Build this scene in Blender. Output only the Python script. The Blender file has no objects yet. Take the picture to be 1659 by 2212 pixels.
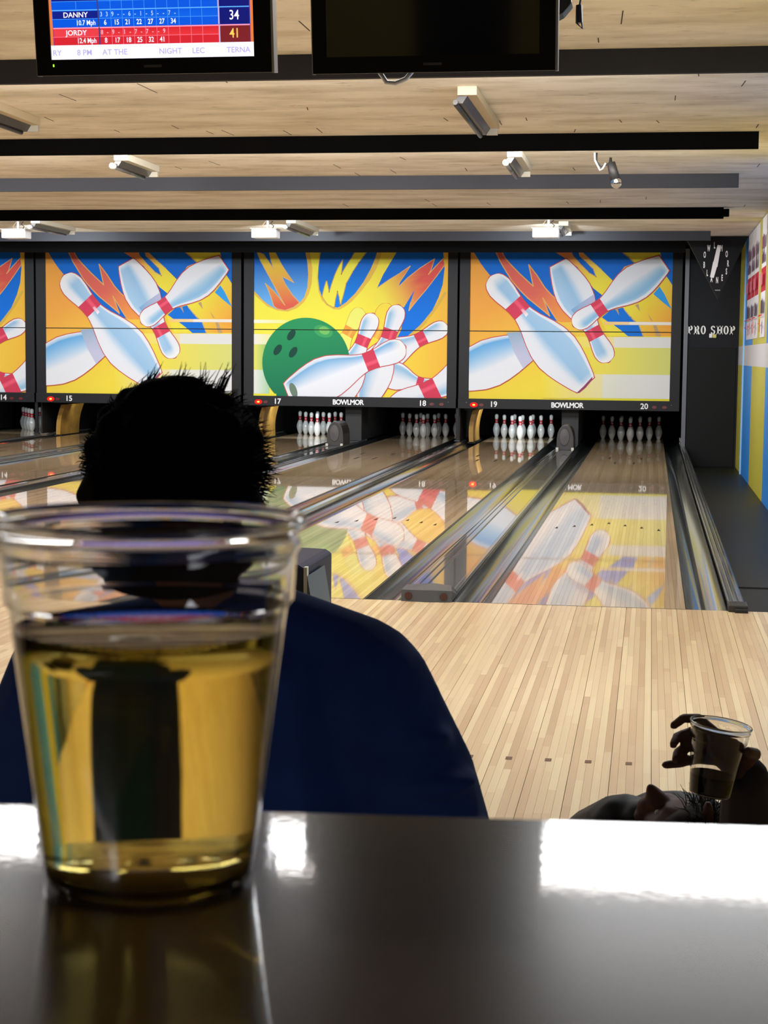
import bpy, bmesh, math, random
from mathutils import Vector, Matrix, noise
from mathutils.geometry import tessellate_polygon
random.seed(7)
S = bpy.context.scene
COL = S.collection
PI = math.pi

# ------------------------------------------------------------------ camera
F_PX = 3645.76
cam = bpy.data.cameras.new('camera'); camo = bpy.data.objects.new('camera', cam); COL.objects.link(camo)
cam.sensor_fit = 'VERTICAL'; cam.sensor_height = 24.0; cam.lens = F_PX / 2212 * 24.0
cam.clip_start = 0.02; cam.clip_end = 200
CX, CY, CZ, YAW, PITCH, ROLL = 0.31370, -9.20916, 1.36224, 0.1558, 0.0933, 0.0095
fwd = Vector((-math.sin(YAW)*math.cos(PITCH), math.cos(YAW)*math.cos(PITCH), -math.sin(PITCH)))
rgt = Vector((math.cos(YAW), math.sin(YAW), 0)); upv = rgt.cross(fwd)
r2 = rgt*math.cos(ROLL) + upv*math.sin(ROLL); u2 = upv*math.cos(ROLL) - rgt*math.sin(ROLL)
M = Matrix(((r2.x, u2.x, -fwd.x, CX), (r2.y, u2.y, -fwd.y, CY), (r2.z, u2.z, -fwd.z, CZ), (0, 0, 0, 1)))
camo.matrix_world = M
cam.dof.use_dof = True; cam.dof.focus_distance = 9.5; cam.dof.aperture_fstop = cam.lens/2.0
S.camera = camo

# ------------------------------------------------------------------ world, exposure
S.view_settings.view_transform = 'Standard'; S.view_settings.look = 'None'
S.view_settings.gamma = 1; S.view_settings.use_curve_mapping = False
S.view_settings.exposure = -0.07
S.cycles.use_denoising = True
S.cycles.sample_clamp_indirect = 6
w = bpy.data.worlds.new('world'); S.world = w; w.use_nodes = True
w.node_tree.nodes['Background'].inputs[0].default_value = (0.5, 0.5, 0.55, 1)
w.node_tree.nodes['Background'].inputs[1].default_value = 0.02

def area(name, loc, tgt, sx, sy, watt, col=(1, 1, 1), spread=PI):
    l = bpy.data.lights.new(name, 'AREA'); l.shape = 'RECTANGLE'; l.size = sx; l.size_y = sy
    l.energy = watt; l.color = col; l.spread = spread
    o = bpy.data.objects.new(name, l); COL.objects.link(o); o.location = loc
    o.rotation_euler = (Vector(tgt)-Vector(loc)).to_track_quat('-Z', 'Y').to_euler()
    return o
CEIL = 3.012
# fluorescent rows hidden behind every other valance, plus one added row (their housings are built further down)
area('valance_light', (.74, -2.66, CEIL-.075), (.74, -2.66, 0), 1.60, .96, 36, (.84, .92, 1))
for x in (-.81, -2.26, -3.71, -5.16):
    area('valance_light', (x, -2.90, CEIL-.075), (x, -2.90, 0), 1.40, .50, 17, (.84, .92, 1))
for x in (-.4, -2.9, -5.4):
    area('valance_light', (x, .50, CEIL-.06), (x, 2.2, 0), 2.3, .16, 62, (1, .96, .92))  # extra row, added only to brighten the near lanes
for x in (-.4, -2.9, -5.4, -7.9):
    area('valance_light', (x, 3.98, CEIL-.06), (x, 6.3, .8), 2.3, .16, 88, (1, .95, .9))
for x in (-.4, -2.9, -5.4, -7.9, -10.4):
    area('valance_light', (x, 10.38, CEIL-.06), (x, 12.6, .8), 2.3, .16, 62, (.96, .97, 1))
# masking unit wash, one per lane pair
for x in (-1.0, -4.51, -7.79, -11.2):
    area('projector_light', (x, 11.90, 2.80), (x, 16.48, 1.45), .10, .06, 21, (.90, .96, 1), 1.6)
# pinsetter deck lights
for x, e in ((0, .3), (-1.775, 15), (-3.364, 1.5), (-5.139, 13), (-10.09, 4), (-8.5, 3), (-6.73, 2)):
    area('pin_light', (x, 17.3, .50), (x, 18.6, .15), .9, .1, e, (.86, .95, 1))
# unseen fill lamp added behind the seats to lift the jacket
area('concourse_fill', (-2.0, -11.6, 2.85), (-1.8, -12.6, 0), 2.5, .6, 70, (.9, .92, 1))

# ------------------------------------------------------------------ helpers
def lin(c):
    return tuple(((v/255)/12.92 if v/255 <= .04045 else ((v/255+.055)/1.055)**2.4) for v in c)
def mat(name, col, rough=.5, metal=0.0, coat=0.0, coat_rough=.03, bump=None, emit=None, es=0.0, spec=.5, var=None, raw=False):
    m = bpy.data.materials.new(name); m.use_nodes = True
    n = m.node_tree.nodes; L = m.node_tree.links; b = n['Principled BSDF']
    c = col if raw else lin(col)
    b.inputs['Base Color'].default_value = (*c, 1); b.inputs['Roughness'].default_value = rough
    b.inputs['Metallic'].default_value = metal; b.inputs['Coat Weight'].default_value = coat
    b.inputs['Coat Roughness'].default_value = coat_rough
    b.inputs['Specular IOR Level'].default_value = spec
    if emit: b.inputs['Emission Color'].default_value = (*lin(emit), 1); b.inputs['Emission Strength'].default_value = es
    tc = None
    if var or bump:
        tc = n.new('ShaderNodeTexCoord'); mp = n.new('ShaderNodeMapping'); L.new(tc.outputs['Object'], mp.inputs[0])
        s = (var or bump)[0]; mp.inputs['Scale'].default_value = s if isinstance(s, tuple) else (s, s, s)
        nz = n.new('ShaderNodeTexNoise'); nz.inputs['Scale'].default_value = 1; nz.inputs['Detail'].default_value = 6
        L.new(mp.outputs[0], nz.inputs['Vector'])
    if var:
        r = n.new('ShaderNodeValToRGB'); L.new(nz.outputs[0], r.inputs[0])
        r.color_ramp.elements[0].position = .3; r.color_ramp.elements[1].position = .7
        r.color_ramp.elements[0].color = (*[v*(1-var[1]) for v in c], 1)
        r.color_ramp.elements[1].color = (*[min(1, v*(1+var[1])) for v in c], 1)
        L.new(r.outputs[0], b.inputs['Base Color'])
    if bump:
        bp = n.new('ShaderNodeBump'); bp.inputs['Strength'].default_value = bump[1]; bp.inputs['Distance'].default_value = bump[2]
        L.new(nz.outputs[0], bp.inputs['Height']); L.new(bp.outputs[0], b.inputs['Normal'])
    return m
class MB:
    """collects shapes, then build() links them as one mesh object"""
    def __init__(s): s.v = []; s.f = []; s.t = []
    def face(s, idx, tone=0.5): s.f.append(idx); s.t.append(tone)
    def box(s, x0, x1, y0, y1, z0, z1, tone=.5):
        k = len(s.v)
        s.v += [(x0,y0,z0),(x1,y0,z0),(x1,y1,z0),(x0,y1,z0),(x0,y0,z1),(x1,y0,z1),(x1,y1,z1),(x0,y1,z1)]
        for q in ((0,3,2,1),(4,5,6,7),(0,1,5,4),(1,2,6,5),(2,3,7,6),(3,0,4,7)): s.face(tuple(k+i for i in q), tone)
        return s
    def prism(s, pts, a0, a1, axis='y', tone=.5):
        """2-D outline (counter-clockwise) pushed along an axis"""
        k = len(s.v); n = len(pts)
        for a in (a0, a1):
            for p, q in pts: s.v.append({'y': (p, a, q), 'x': (a, p, q), 'z': (p, q, a)}[axis])
        for i in range(n):
            j = (i+1) % n; s.face((k+i, k+j, k+n+j, k+n+i), tone)
        tri = tessellate_polygon([[Vector((p, q, 0)) for p, q in pts]])
        for t in tri:
            s.face(tuple(k+i for i in t)); s.face(tuple(k+n+i for i in reversed(t)))
        return s
    def lathe(s, prof, seg=32, c=(0, 0, 0), closed=False):
        k = len(s.v)
        for r, z in prof:
            for i in range(seg):
                a = 2*PI*i/seg; s.v.append((c[0]+r*math.cos(a), c[1]+r*math.sin(a), c[2]+z))
        n = len(prof)
        for j in range(n if closed else n-1):
            j2 = (j+1) % n
            for i in range(seg):
                i2 = (i+1) % seg; s.face((k+j*seg+i, k+j*seg+i2, k+j2*seg+i2, k+j2*seg+i))
        return s
    def tube(s, pts, r, seg=8):
        k = len(s.v); P = [Vector(p) for p in pts]; n = len(P)
        for j, p in enumerate(P):
            d = (P[min(j+1, n-1)]-P[max(j-1, 0)]).normalized()
            a = d.orthogonal().normalized(); b = d.cross(a)
            if j:
                a = (pa - d*pa.dot(d)).normalized(); b = d.cross(a)
            pa = a; rr = r[j] if isinstance(r, (list, tuple)) else r
            for i in range(seg):
                t = 2*PI*i/seg; s.v.append(tuple(p+(a*math.cos(t)+b*math.sin(t))*rr))
        for j in range(n-1):
            for i in range(seg):
                i2 = (i+1) % seg; s.face((k+j*seg+i, k+j*seg+i2, k+(j+1)*seg+i2, k+(j+1)*seg+i))
        s.face(tuple(k+i for i in reversed(range(seg)))); s.face(tuple(k+(n-1)*seg+i for i in range(seg)))
        return s
    def grid(s, rows):
        k = len(s.v); n = len(rows[0])
        for r in rows: s.v += [tuple(p) for p in r]
        for j in range(len(rows)-1):
            for i in range(n-1): s.face((k+j*n+i, k+j*n+i+1, k+(j+1)*n+i+1, k+(j+1)*n+i))
        return s
    def mesh(s, name, m, smooth=False, bevel=0):
        me = bpy.data.meshes.new(name); me.from_pydata(s.v, [], s.f)
        if any(t != .5 for t in s.t):
            at = me.attributes.new('tone', 'FLOAT', 'FACE')
            for i, t in enumerate(s.t): at.data[i].value = t
        bm = bmesh.new(); bm.from_mesh(me)
        if not smooth or bevel: pass
        bmesh.ops.recalc_face_normals(bm, faces=bm.faces)
        if bevel:
            bmesh.ops.remove_doubles(bm, verts=bm.verts, dist=1e-6)
            es = [e for e in bm.edges if len(e.link_faces) == 2 and e.calc_face_angle(0) > .6]
            bmesh.ops.bevel(bm, geom=es, offset=bevel, segments=2, affect='EDGES', profile=.6, clamp_overlap=True)
        bm.to_mesh(me); bm.free()
        if m: me.materials.append(m)
        if smooth: me.shade_smooth()
        return me
    def build(s, name, m, parent=None, smooth=False, bevel=0, **tags):
        me = s.mesh(name, m, smooth, bevel); return link(name, me, parent, **tags)
def link(name, me, parent=None, loc=None, **tags):
    o = bpy.data.objects.new(name, me); COL.objects.link(o)
    if parent: o.parent = parent
    if loc: o.location = loc
    for k, v in tags.items(): o[k] = v
    return o
def thing(name, label, cat, loc=(0, 0, 0), group=None, rz=0):
    o = bpy.data.objects.new(name, None); COL.objects.link(o); o.location = loc; o.rotation_euler = (0, 0, rz)
    o.empty_display_size = .1
    o['label'] = label; o['category'] = cat
    if group: o['group'] = group
    return o
def dup(root, loc, label=None, group=None):
    r = root.copy(); COL.objects.link(r); r.location = loc
    if label: r['label'] = label
    if group: r['group'] = group
    for ch in list(root.children):
        c = ch.copy(); COL.objects.link(c); c.parent = r
        for g in ch.children:
            d = g.copy(); COL.objects.link(d); d.parent = c
    return r
def text_mesh(txt, size, extrude=.002, bold=0.0, sx=1.0, spacing=1.0, align='CENTER'):
    cu = bpy.data.curves.new('t', 'FONT'); cu.body = txt; cu.size = size; cu.extrude = extrude; cu.offset = bold
    cu.align_x = align; cu.align_y = 'CENTER'; cu.space_character = spacing; cu.resolution_u = 3
    o = bpy.data.objects.new('t', cu); COL.objects.link(o); bpy.context.view_layer.update()
    me = bpy.data.meshes.new_from_object(o.evaluated_get(bpy.context.evaluated_depsgraph_get()))
    bpy.data.objects.remove(o)
    # stand it up: text x stays X, text y becomes Z, faces -Y
    me.transform(Matrix(((sx, 0, 0, 0), (0, 0, -1, 0), (0, 1, 0, 0), (0, 0, 0, 1))))
    return me
def put_text(txt, loc, size, m, parent, name='lettering', **k):
    me = text_mesh(txt, size, **k); me.materials.clear(); me.materials.append(m)
    o = link(name, me, parent); o.location = loc; return o
def icos(bm, c, r, sub=2):
    g = bmesh.ops.create_icosphere(bm, subdivisions=sub, radius=1.0)
    rr = r if isinstance(r, tuple) else (r, r, r)
    for v in g['verts']: v.co = Vector((v.co.x*rr[0]+c[0], v.co.y*rr[1]+c[1], v.co.z*rr[2]+c[2]))
    return g['verts']
def blob(name, caps, voxel, m, parent=None, smooth=3, **tags):
    """tapered limbs and masses fused to one continuous skin"""
    bm = bmesh.new()
    for c in caps:
        one = bmesh.new()
        icos(one, c[0], c[1]);
        if len(c) > 2: icos(one, c[2], c[3])
        h = bmesh.ops.convex_hull(one, input=one.verts)
        bmesh.ops.delete(one, geom=[g for g in h['geom_interior'] if isinstance(g, bmesh.types.BMVert)], context='VERTS')
        t = bpy.data.meshes.new('t'); one.to_mesh(t); one.free(); bm.from_mesh(t); bpy.data.meshes.remove(t)
    me = bpy.data.meshes.new('t'); bm.to_mesh(me); bm.free()
    o = bpy.data.objects.new('t', me); COL.objects.link(o)
    r = o.modifiers.new('r', 'REMESH'); r.mode = 'VOXEL'; r.voxel_size = voxel
    if smooth: q = o.modifiers.new('s', 'SMOOTH'); q.factor = .5; q.iterations = smooth
    bpy.context.view_layer.update()
    out = bpy.data.meshes.new_from_object(o.evaluated_get(bpy.context.evaluated_depsgraph_get()))
    bpy.data.objects.remove(o); out.materials.clear(); out.materials.append(m); out.shade_smooth()
    return link(name, out, parent, **tags)

# ------------------------------------------------------------------ materials
def wood(name, per_object, tones, rough, coat, coat_rough, finger=.28, wav=0.0):
    m = bpy.data.materials.new(name); m.use_nodes = True
    n = m.node_tree.nodes; L = m.node_tree.links; b = n['Principled BSDF']
    if per_object: src = n.new('ShaderNodeObjectInfo').outputs['Random']
    else:
        a = n.new('ShaderNodeAttribute'); a.attribute_name = 'tone'; src = a.outputs['Fac']
    tc = n.new('ShaderNodeTexCoord'); sp = n.new('ShaderNodeSeparateXYZ'); L.new(tc.outputs['Object'], sp.inputs[0])
    # finger-jointed pieces inside a board differ a little in tone
    dv = n.new('ShaderNodeMath'); dv.operation = 'DIVIDE'; L.new(sp.outputs['Y'], dv.inputs[0]); dv.inputs[1].default_value = finger
    ad = n.new('ShaderNodeMath'); ad.operation = 'MULTIPLY_ADD'; L.new(src, ad.inputs[0]); ad.inputs[1].default_value = 37.7; L.new(dv.outputs[0], ad.inputs[2])
    fl = n.new('ShaderNodeMath'); fl.operation = 'FLOOR'; L.new(ad.outputs[0], fl.inputs[0])
    cb = n.new('ShaderNodeCombineXYZ'); L.new(fl.outputs[0], cb.inputs[0]); L.new(src, cb.inputs[1])
    wn = n.new('ShaderNodeTexWhiteNoise'); wn.noise_dimensions = '2D'; L.new(cb.outputs[0], wn.inputs['Vector'])
    mx = n.new('ShaderNodeMath'); mx.operation = 'MULTIPLY_ADD'; L.new(wn.outputs['Value'], mx.inputs[0]); mx.inputs[1].default_value = .30
    s7 = n.new('ShaderNodeMath'); s7.operation = 'MULTIPLY'; L.new(src, s7.inputs[0]); s7.inputs[1].default_value = .70; L.new(s7.outputs[0], mx.inputs[2])
    r = n.new('ShaderNodeValToRGB'); L.new(mx.outputs[0], r.inputs[0])
    while len(r.color_ramp.elements) < len(tones): r.color_ramp.elements.new(.5)
    for e, (p, c) in zip(r.color_ramp.elements, tones): e.position = p; e.color = (*lin(c), 1)
    mp = n.new('ShaderNodeMapping'); mp.inputs['Scale'].default_value = (90, 2.2, 1); L.new(tc.outputs['Object'], mp.inputs[0])
    nz = n.new('ShaderNodeTexNoise'); nz.inputs['Scale'].default_value = 1; nz.inputs['Detail'].default_value = 4; L.new(mp.outputs[0], nz.inputs['Vector'])
    mr = n.new('ShaderNodeMapRange'); L.new(nz.outputs[0], mr.inputs[0]); mr.inputs[3].default_value = .86; mr.inputs[4].default_value = 1.12
    ml = n.new('ShaderNodeVectorMath'); ml.operation = 'SCALE'; L.new(r.outputs[0], ml.inputs[0]); L.new(mr.outputs[0], ml.inputs['Scale'])
    L.new(ml.outputs[0], b.inputs['Base Color'])
    b.inputs['Roughness'].default_value = rough; b.inputs['Coat Weight'].default_value = coat; b.inputs['Coat Roughness'].default_value = coat_rough
    b.inputs['Coat IOR'].default_value = 1.46
    if wav:
        m2 = n.new('ShaderNodeMapping'); m2.inputs['Scale'].default_value = (18, .9, 1); L.new(tc.outputs['Object'], m2.inputs[0])
        z2 = n.new('ShaderNodeTexNoise'); z2.inputs['Scale'].default_value = 1; z2.inputs['Detail'].default_value = 2; L.new(m2.outputs[0], z2.inputs['Vector'])
        bp = n.new('ShaderNodeBump'); bp.inputs['Strength'].default_value = 1; bp.inputs['Distance'].default_value = wav
        L.new(z2.outputs[0], bp.inputs['Height']); L.new(bp.outputs[0], b.inputs['Coat Normal'])
    return m
APP = [(0, (198, 164, 124)), (.3, (212, 181, 141)), (.6, (226, 200, 157)), (1, (238, 216, 172))]
LAN = [(0, (182, 150, 112)), (.5, (206, 176, 136)), (1, (222, 196, 156))]
w_app = wood('approach_maple', True, APP, .42, .55, .16)
w_app_j = wood('approach_maple_joined', False, APP, .42, .55, .16)
w_lane = wood('lane_maple', True, LAN, .4, 1, .025, 1.1, .00012)
w_lane_j = wood('lane_maple_joined', False, LAN, .4, 1, .025, 1.1, .00012)
m_black = mat('black_paint', (20, 20, 22), .6)
m_beam_black = mat('black_beam', (8, 8, 9), .9, spec=.1)
m_beam = mat('charcoal_beam', (27, 31, 44), .6, var=((3, 3, 30), .12))
m_frame = mat('mask_frame', (25, 26, 30), .5, spec=.25)
m_post = mat('grey_post', (92, 96, 104), .4)  # silver-grey finish of the post itself
m_seam = mat('dark_seam', (18, 16, 14), .8)
m_white = mat('white_plastic', (235, 236, 240), .4)
m_text = mat('white_lettering', (236, 236, 238), .5)
m_gutter = mat('gutter_plastic', (62, 66, 66), .16, coat=.6, coat_rough=.08, bump=((3, 1.2, 3), .12, .01), var=None)
m_cap = mat('capping_grey', (96, 98, 98), .2, coat=.8, coat_rough=.06, bump=((8, 1, 8), .2, .003))
m_capdark = mat('capping_dark', (44, 45, 46), .3, coat=.5, coat_rough=.1)
m_track = mat('ball_track_cover', (120, 122, 124), .18, coat=1, coat_rough=.03)
m_pin = mat('pin_white', (232, 234, 232), .25, coat=.8)
m_pinred = mat('pin_red', (205, 50, 62), .3, coat=.8)
m_yellow = mat('yellow_kickback', (176, 132, 52), .5, var=(5, .3))
m_dgrey = mat('dark_grey_plastic', (44, 42, 42), .35)
m_screw = mat('maroon_plug', (70, 38, 36), .5)
m_chrome = mat('chrome', (200, 200, 205), .2, metal=1)
m_cream = mat('cream_housing', (196, 180, 148), .5)
m_creamg = mat('grey_cream_housing', (190, 186, 172), .45)
m_dark_lens = mat('dark_reflector', (48, 46, 46), .3)
m_tv = mat('tv_black', (12, 12, 15), .45, spec=.2)
m_screen_off = mat('dead_screen', (9, 10, 11), .06, spec=.6)
m_silver = mat('silver_rim', (170, 172, 176), .3, metal=.6)
m_skin_d = mat('skin_tan', (150, 100, 84), .5)  # one even skin tone
m_skin_e = mat('skin_warm_brown', (104, 66, 58), .6)
m_hair = mat('black_hair', (7, 6, 7), .9, spec=.1)
m_hair2 = mat('dark_brown_hair', (40, 33, 28), .85)
m_navy = mat('navy_fleece', (34, 70, 146), .9, bump=(260, .4, .002), var=(9, .25))
m_coat = mat('black_jacket', (24, 26, 32), .6)
m_sleeve = mat('plum_sleeve', (44, 34, 46), .85)
m_jeans = mat('dark_trousers', (30, 34, 46), .8)
m_shoe = mat('shoe', (40, 36, 34), .5)
def emis(name, c, s):
    m = bpy.data.materials.new(name); m.use_nodes = True; n = m.node_tree.nodes; n.clear()
    e = n.new('ShaderNodeEmission'); o = n.new('ShaderNodeOutputMaterial'); e.inputs[0].default_value = (*lin(c), 1); e.inputs[1].default_value = s
    m.node_tree.links.new(e.outputs[0], o.inputs[0]); return m
m_diff = emis('lit_diffuser', (255, 246, 238), 6)
m_led = emis('red_lamp_lit', (255, 16, 14), 4)
m_ledcore = emis('red_lamp_core', (255, 150, 60), 5)
m_leddim = mat('red_lamp_off', (96, 20, 24), .4)
m_green = emis('green_led', (150, 255, 40), 2.5)

def print_mat(name, es=0.0):
    m = bpy.data.materials.new(name); m.use_nodes = True
    n = m.node_tree.nodes; L = m.node_tree.links; b = n['Principled BSDF']
    a = n.new('ShaderNodeAttribute'); a.attribute_name = 'print'
    if es:
        L.new(a.outputs['Color'], b.inputs['Emission Color']); b.inputs['Emission Strength'].default_value = es
        b.inputs['Base Color'].default_value = (0, 0, 0, 1); b.inputs['Roughness'].default_value = .2
    else:
        L.new(a.outputs['Color'], b.inputs['Base Color']); b.inputs['Roughness'].default_value = .6; b.inputs['Specular IOR Level'].default_value = .15
    return m
m_print = print_mat('printed_vinyl'); m_lit_screen = print_mat('lit_screen', 1.25)

# ------------------------------------------------------------------ flat artwork
class Print:
    """flat print made of layered shapes in a rectangle 0..1 x 0..1 (v runs down)"""
    def __init__(s, W, H, gap=.0005): s.W = W; s.H = H; s.tri = []; s.n = 0; s.gap = gap
    def _clip(s, poly, lim):
        for ax, val, sg in lim:
            out = []
            for i in range(len(poly)):
                a, b = poly[i-1], poly[i]
                da, db = (a[ax]-val)*sg, (b[ax]-val)*sg
                if (da >= 0) != (db >= 0):
                    t = da/(da-db); out.append(tuple(a[k]+(b[k]-a[k])*t for k in range(5)))
                if db >= 0: out.append(b)
            poly = out
            if len(poly) < 3: return []
        return poly
    def add(s, poly5):
        p = s._clip(poly5, ((0, 0, 1), (0, 1, -1), (1, 0, 1), (1, 1, -1)))
        if len(p) >= 3: s.tri.append((p, s.n))
    def poly(s, pts, col, col2=None, g0=None, g1=None):
        s.n += 1
        def cc(p):
            if col2 is None: return lin(col)
            t = ((p[0]-g0[0])*(g1[0]-g0[0])+(p[1]-g0[1])*(g1[1]-g0[1]))/((g1[0]-g0[0])**2+(g1[1]-g0[1])**2)
            t = max(0, min(1, t)); a, b = lin(col), lin(col2); return tuple(a[k]+(b[k]-a[k])*t for k in range(3))
        for t in tessellate_polygon([[Vector((p[0], p[1], 0)) for p in pts]]):
            T = [pts[i] for i in t]
            s._sub([(*p, *cc(p)) for p in T], cc, 3 if col2 else 0)
    def _sub(s, T, cc, d):
        if d == 0: s.add(T); return
        L = max(math.dist(T[i][:2], T[i-1][:2]) for i in range(3))
        if L < .12: s.add(T); return
        m = []
        for i in range(3):
            a, b = T[i], T[(i+1) % 3]; q = ((a[0]+b[0])/2, (a[1]+b[1])/2); m.append((*q, *cc(q)))
        for t in ((T[0], m[0], m[2]), (m[0], T[1], m[1]), (m[2], m[1], T[2]), (m[0], m[1], m[2])): s._sub(list(t), cc, d-1)
    def stroke(s, pts, wd, col, closed=False):
        s.n += 1; asp = s.H/s.W
        P = [Vector((p[0], p[1]*asp)) for p in pts]; n = len(P); c = lin(col)
        for i in range(n if closed else n-1):
            a, b = P[i], P[(i+1) % n]; d = (b-a)
            if d.length < 1e-6: continue
            d.normalize(); q = Vector((-d.y, d.x))*wd/2; a2 = a-d*wd*.3; b2 = b+d*wd*.3
            s.add([(v.x, v.y/asp, *c) for v in (a2-q, b2-q, b2+q, a2+q)])
    def pin(s, base, tip, ramp, ws=1.0, band=True, outline=(190, 72, 76), bandc=(200, 60, 85), tmin=0.0, ow=.0042, flat=None):
        PR = [(0, .155), (.03, .185), (.08, .218), (.15, .262), (.225, .298), (.3, .318), (.39, .304), (.48, .25), (.575, .175), (.625, .145), (.665, .128), (.725, .128), (.785, .142), (.84, .163), (.9, .172), (.945, .155), (.975, .118), (.992, .07), (1, .0)]
        asp = s.H/s.W
        B = Vector((base[0], base[1]*asp)); T = Vector((tip[0], tip[1]*asp)); ax = T-B; Ln = ax.length; ax.normalize(); nx = Vector((-ax.y, ax.x))
        def wat(t):
            for (a, x), (b, y) in zip(PR, PR[1:]):
                if t <= b: return x+(y-x)*(t-a)/(b-a)
            return 0
        ts = sorted(set([i/40 for i in range(41)]+[.66, .76, .01, .985, .995]))
        if outline:
            s.n += 1; c = lin(outline)
            for a, b in zip(ts, ts[1:]):
                e = ow
                qa = B+ax*(Ln*(a)-(e if a == 0 else 0)); qb = B+ax*(Ln*b+(e if b == 1 else 0))
                wa, wb = wat(a)*Ln/2*ws+e, wat(b)*Ln/2*ws+e
                s.add([(v.x, v.y/asp, *c) for v in (qa-nx*wa, qa+nx*wa, qb+nx*wb, qb-nx*wb)])
        s.n += 1
        ss = [-1, -.86, -.8, -.6, -.4, -.2, 0, .2, .4, .6, .8, .86, 1]
        def col(t, q):
            if band and .66 <= t <= .76: c = bandc if abs(q-.35) > .22 else tuple(min(255, v+25) for v in bandc); return lin(c)
            if flat: return lin(flat)
            e = 1.0
            if t > .9: e = max(0, 1-(t-.9)/.07)
            if t < .04: e = t/.04
            for (a, x), (b, y) in zip(ramp, ramp[1:]):
                if q <= b:
                    k = (q-a)/(b-a); cc = [x[i]+(y[i]-x[i])*k for i in range(3)]; break
            else: cc = ramp[-1][1]
            return lin([226*(1-e)+cc[i]*e for i in range(3)])
        for a, b in zip(ts, ts[1:]):
            mid = (a+b)/2
            for q0, q1 in zip(ss, ss[1:]):
                pts = []
                for t, q in ((a, q0), (a, q1), (b, q1), (b, q0)):
                    v = B+ax*(Ln*t)+nx*(wat(t)*Ln/2*ws*q)
                    tt = min(max(t, .661), .759) if band and .66 <= mid <= .76 else (t if not (band and .66 <= t <= .76) else (.6599 if mid < .66 else .7601))
                    pts.append((v.x, v.y/asp, *col(tt, q)))
                s.add(pts)
    def ellipse(s, c, rx, ry, rot, col, col2=None, n=40):
        asp = s.H/s.W; pts = []
        for i in range(n):
            a = 2*PI*i/n; x, y = rx*math.cos(a), ry*math.sin(a)
            pts.append((c[0]+x*math.cos(rot)-y*math.sin(rot), c[1]+(x*math.sin(rot)+y*math.cos(rot))/asp))
        if col2: s.poly(pts, col, col2, (c[0]-rx*.5, c[1]-rx/asp*.8), (c[0]+rx*.3, c[1]+rx/asp*.9))
        else: s.poly(pts, col)
    def band(s, v0, v1, u0, u1, c, c2=None):
        s.poly([(u0, v0), (u1, v0), (u1, v1), (u0, v1)], c, c2, (u0, 0), (u1, 0))
    def mesh(s, name, m, vlim=(0, 1)):
        me = bpy.data.meshes.new(name); V = []; Fc = []; C = []
        for poly, n in s.tri:
            p = s._clip(poly, ((1, vlim[0], 1), (1, vlim[1], -1)))
            if len(p) < 3: continue
            k = len(V); V += [(q[0]*s.W, -n*s.gap, -q[1]*s.H) for q in p]
            A = sum(p[i-1][0]*p[i][1]-p[i][0]*p[i-1][1] for i in range(len(p)))
            idx = list(range(k, k+len(p))); cs = [q[2:5] for q in p]
            if A > 0: idx.reverse(); cs.reverse()
            if abs(A) < 1e-9: continue
            Fc.append(idx); C += cs
        me.from_pydata(V, [], Fc)
        at = me.color_attributes.new('print', 'FLOAT_COLOR', 'CORNER')
        for i, c in enumerate(C): at.data[i].color = (*c, 1)
        me.materials.append(m); return me

PW, PH = 3.02, 2.205
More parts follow.
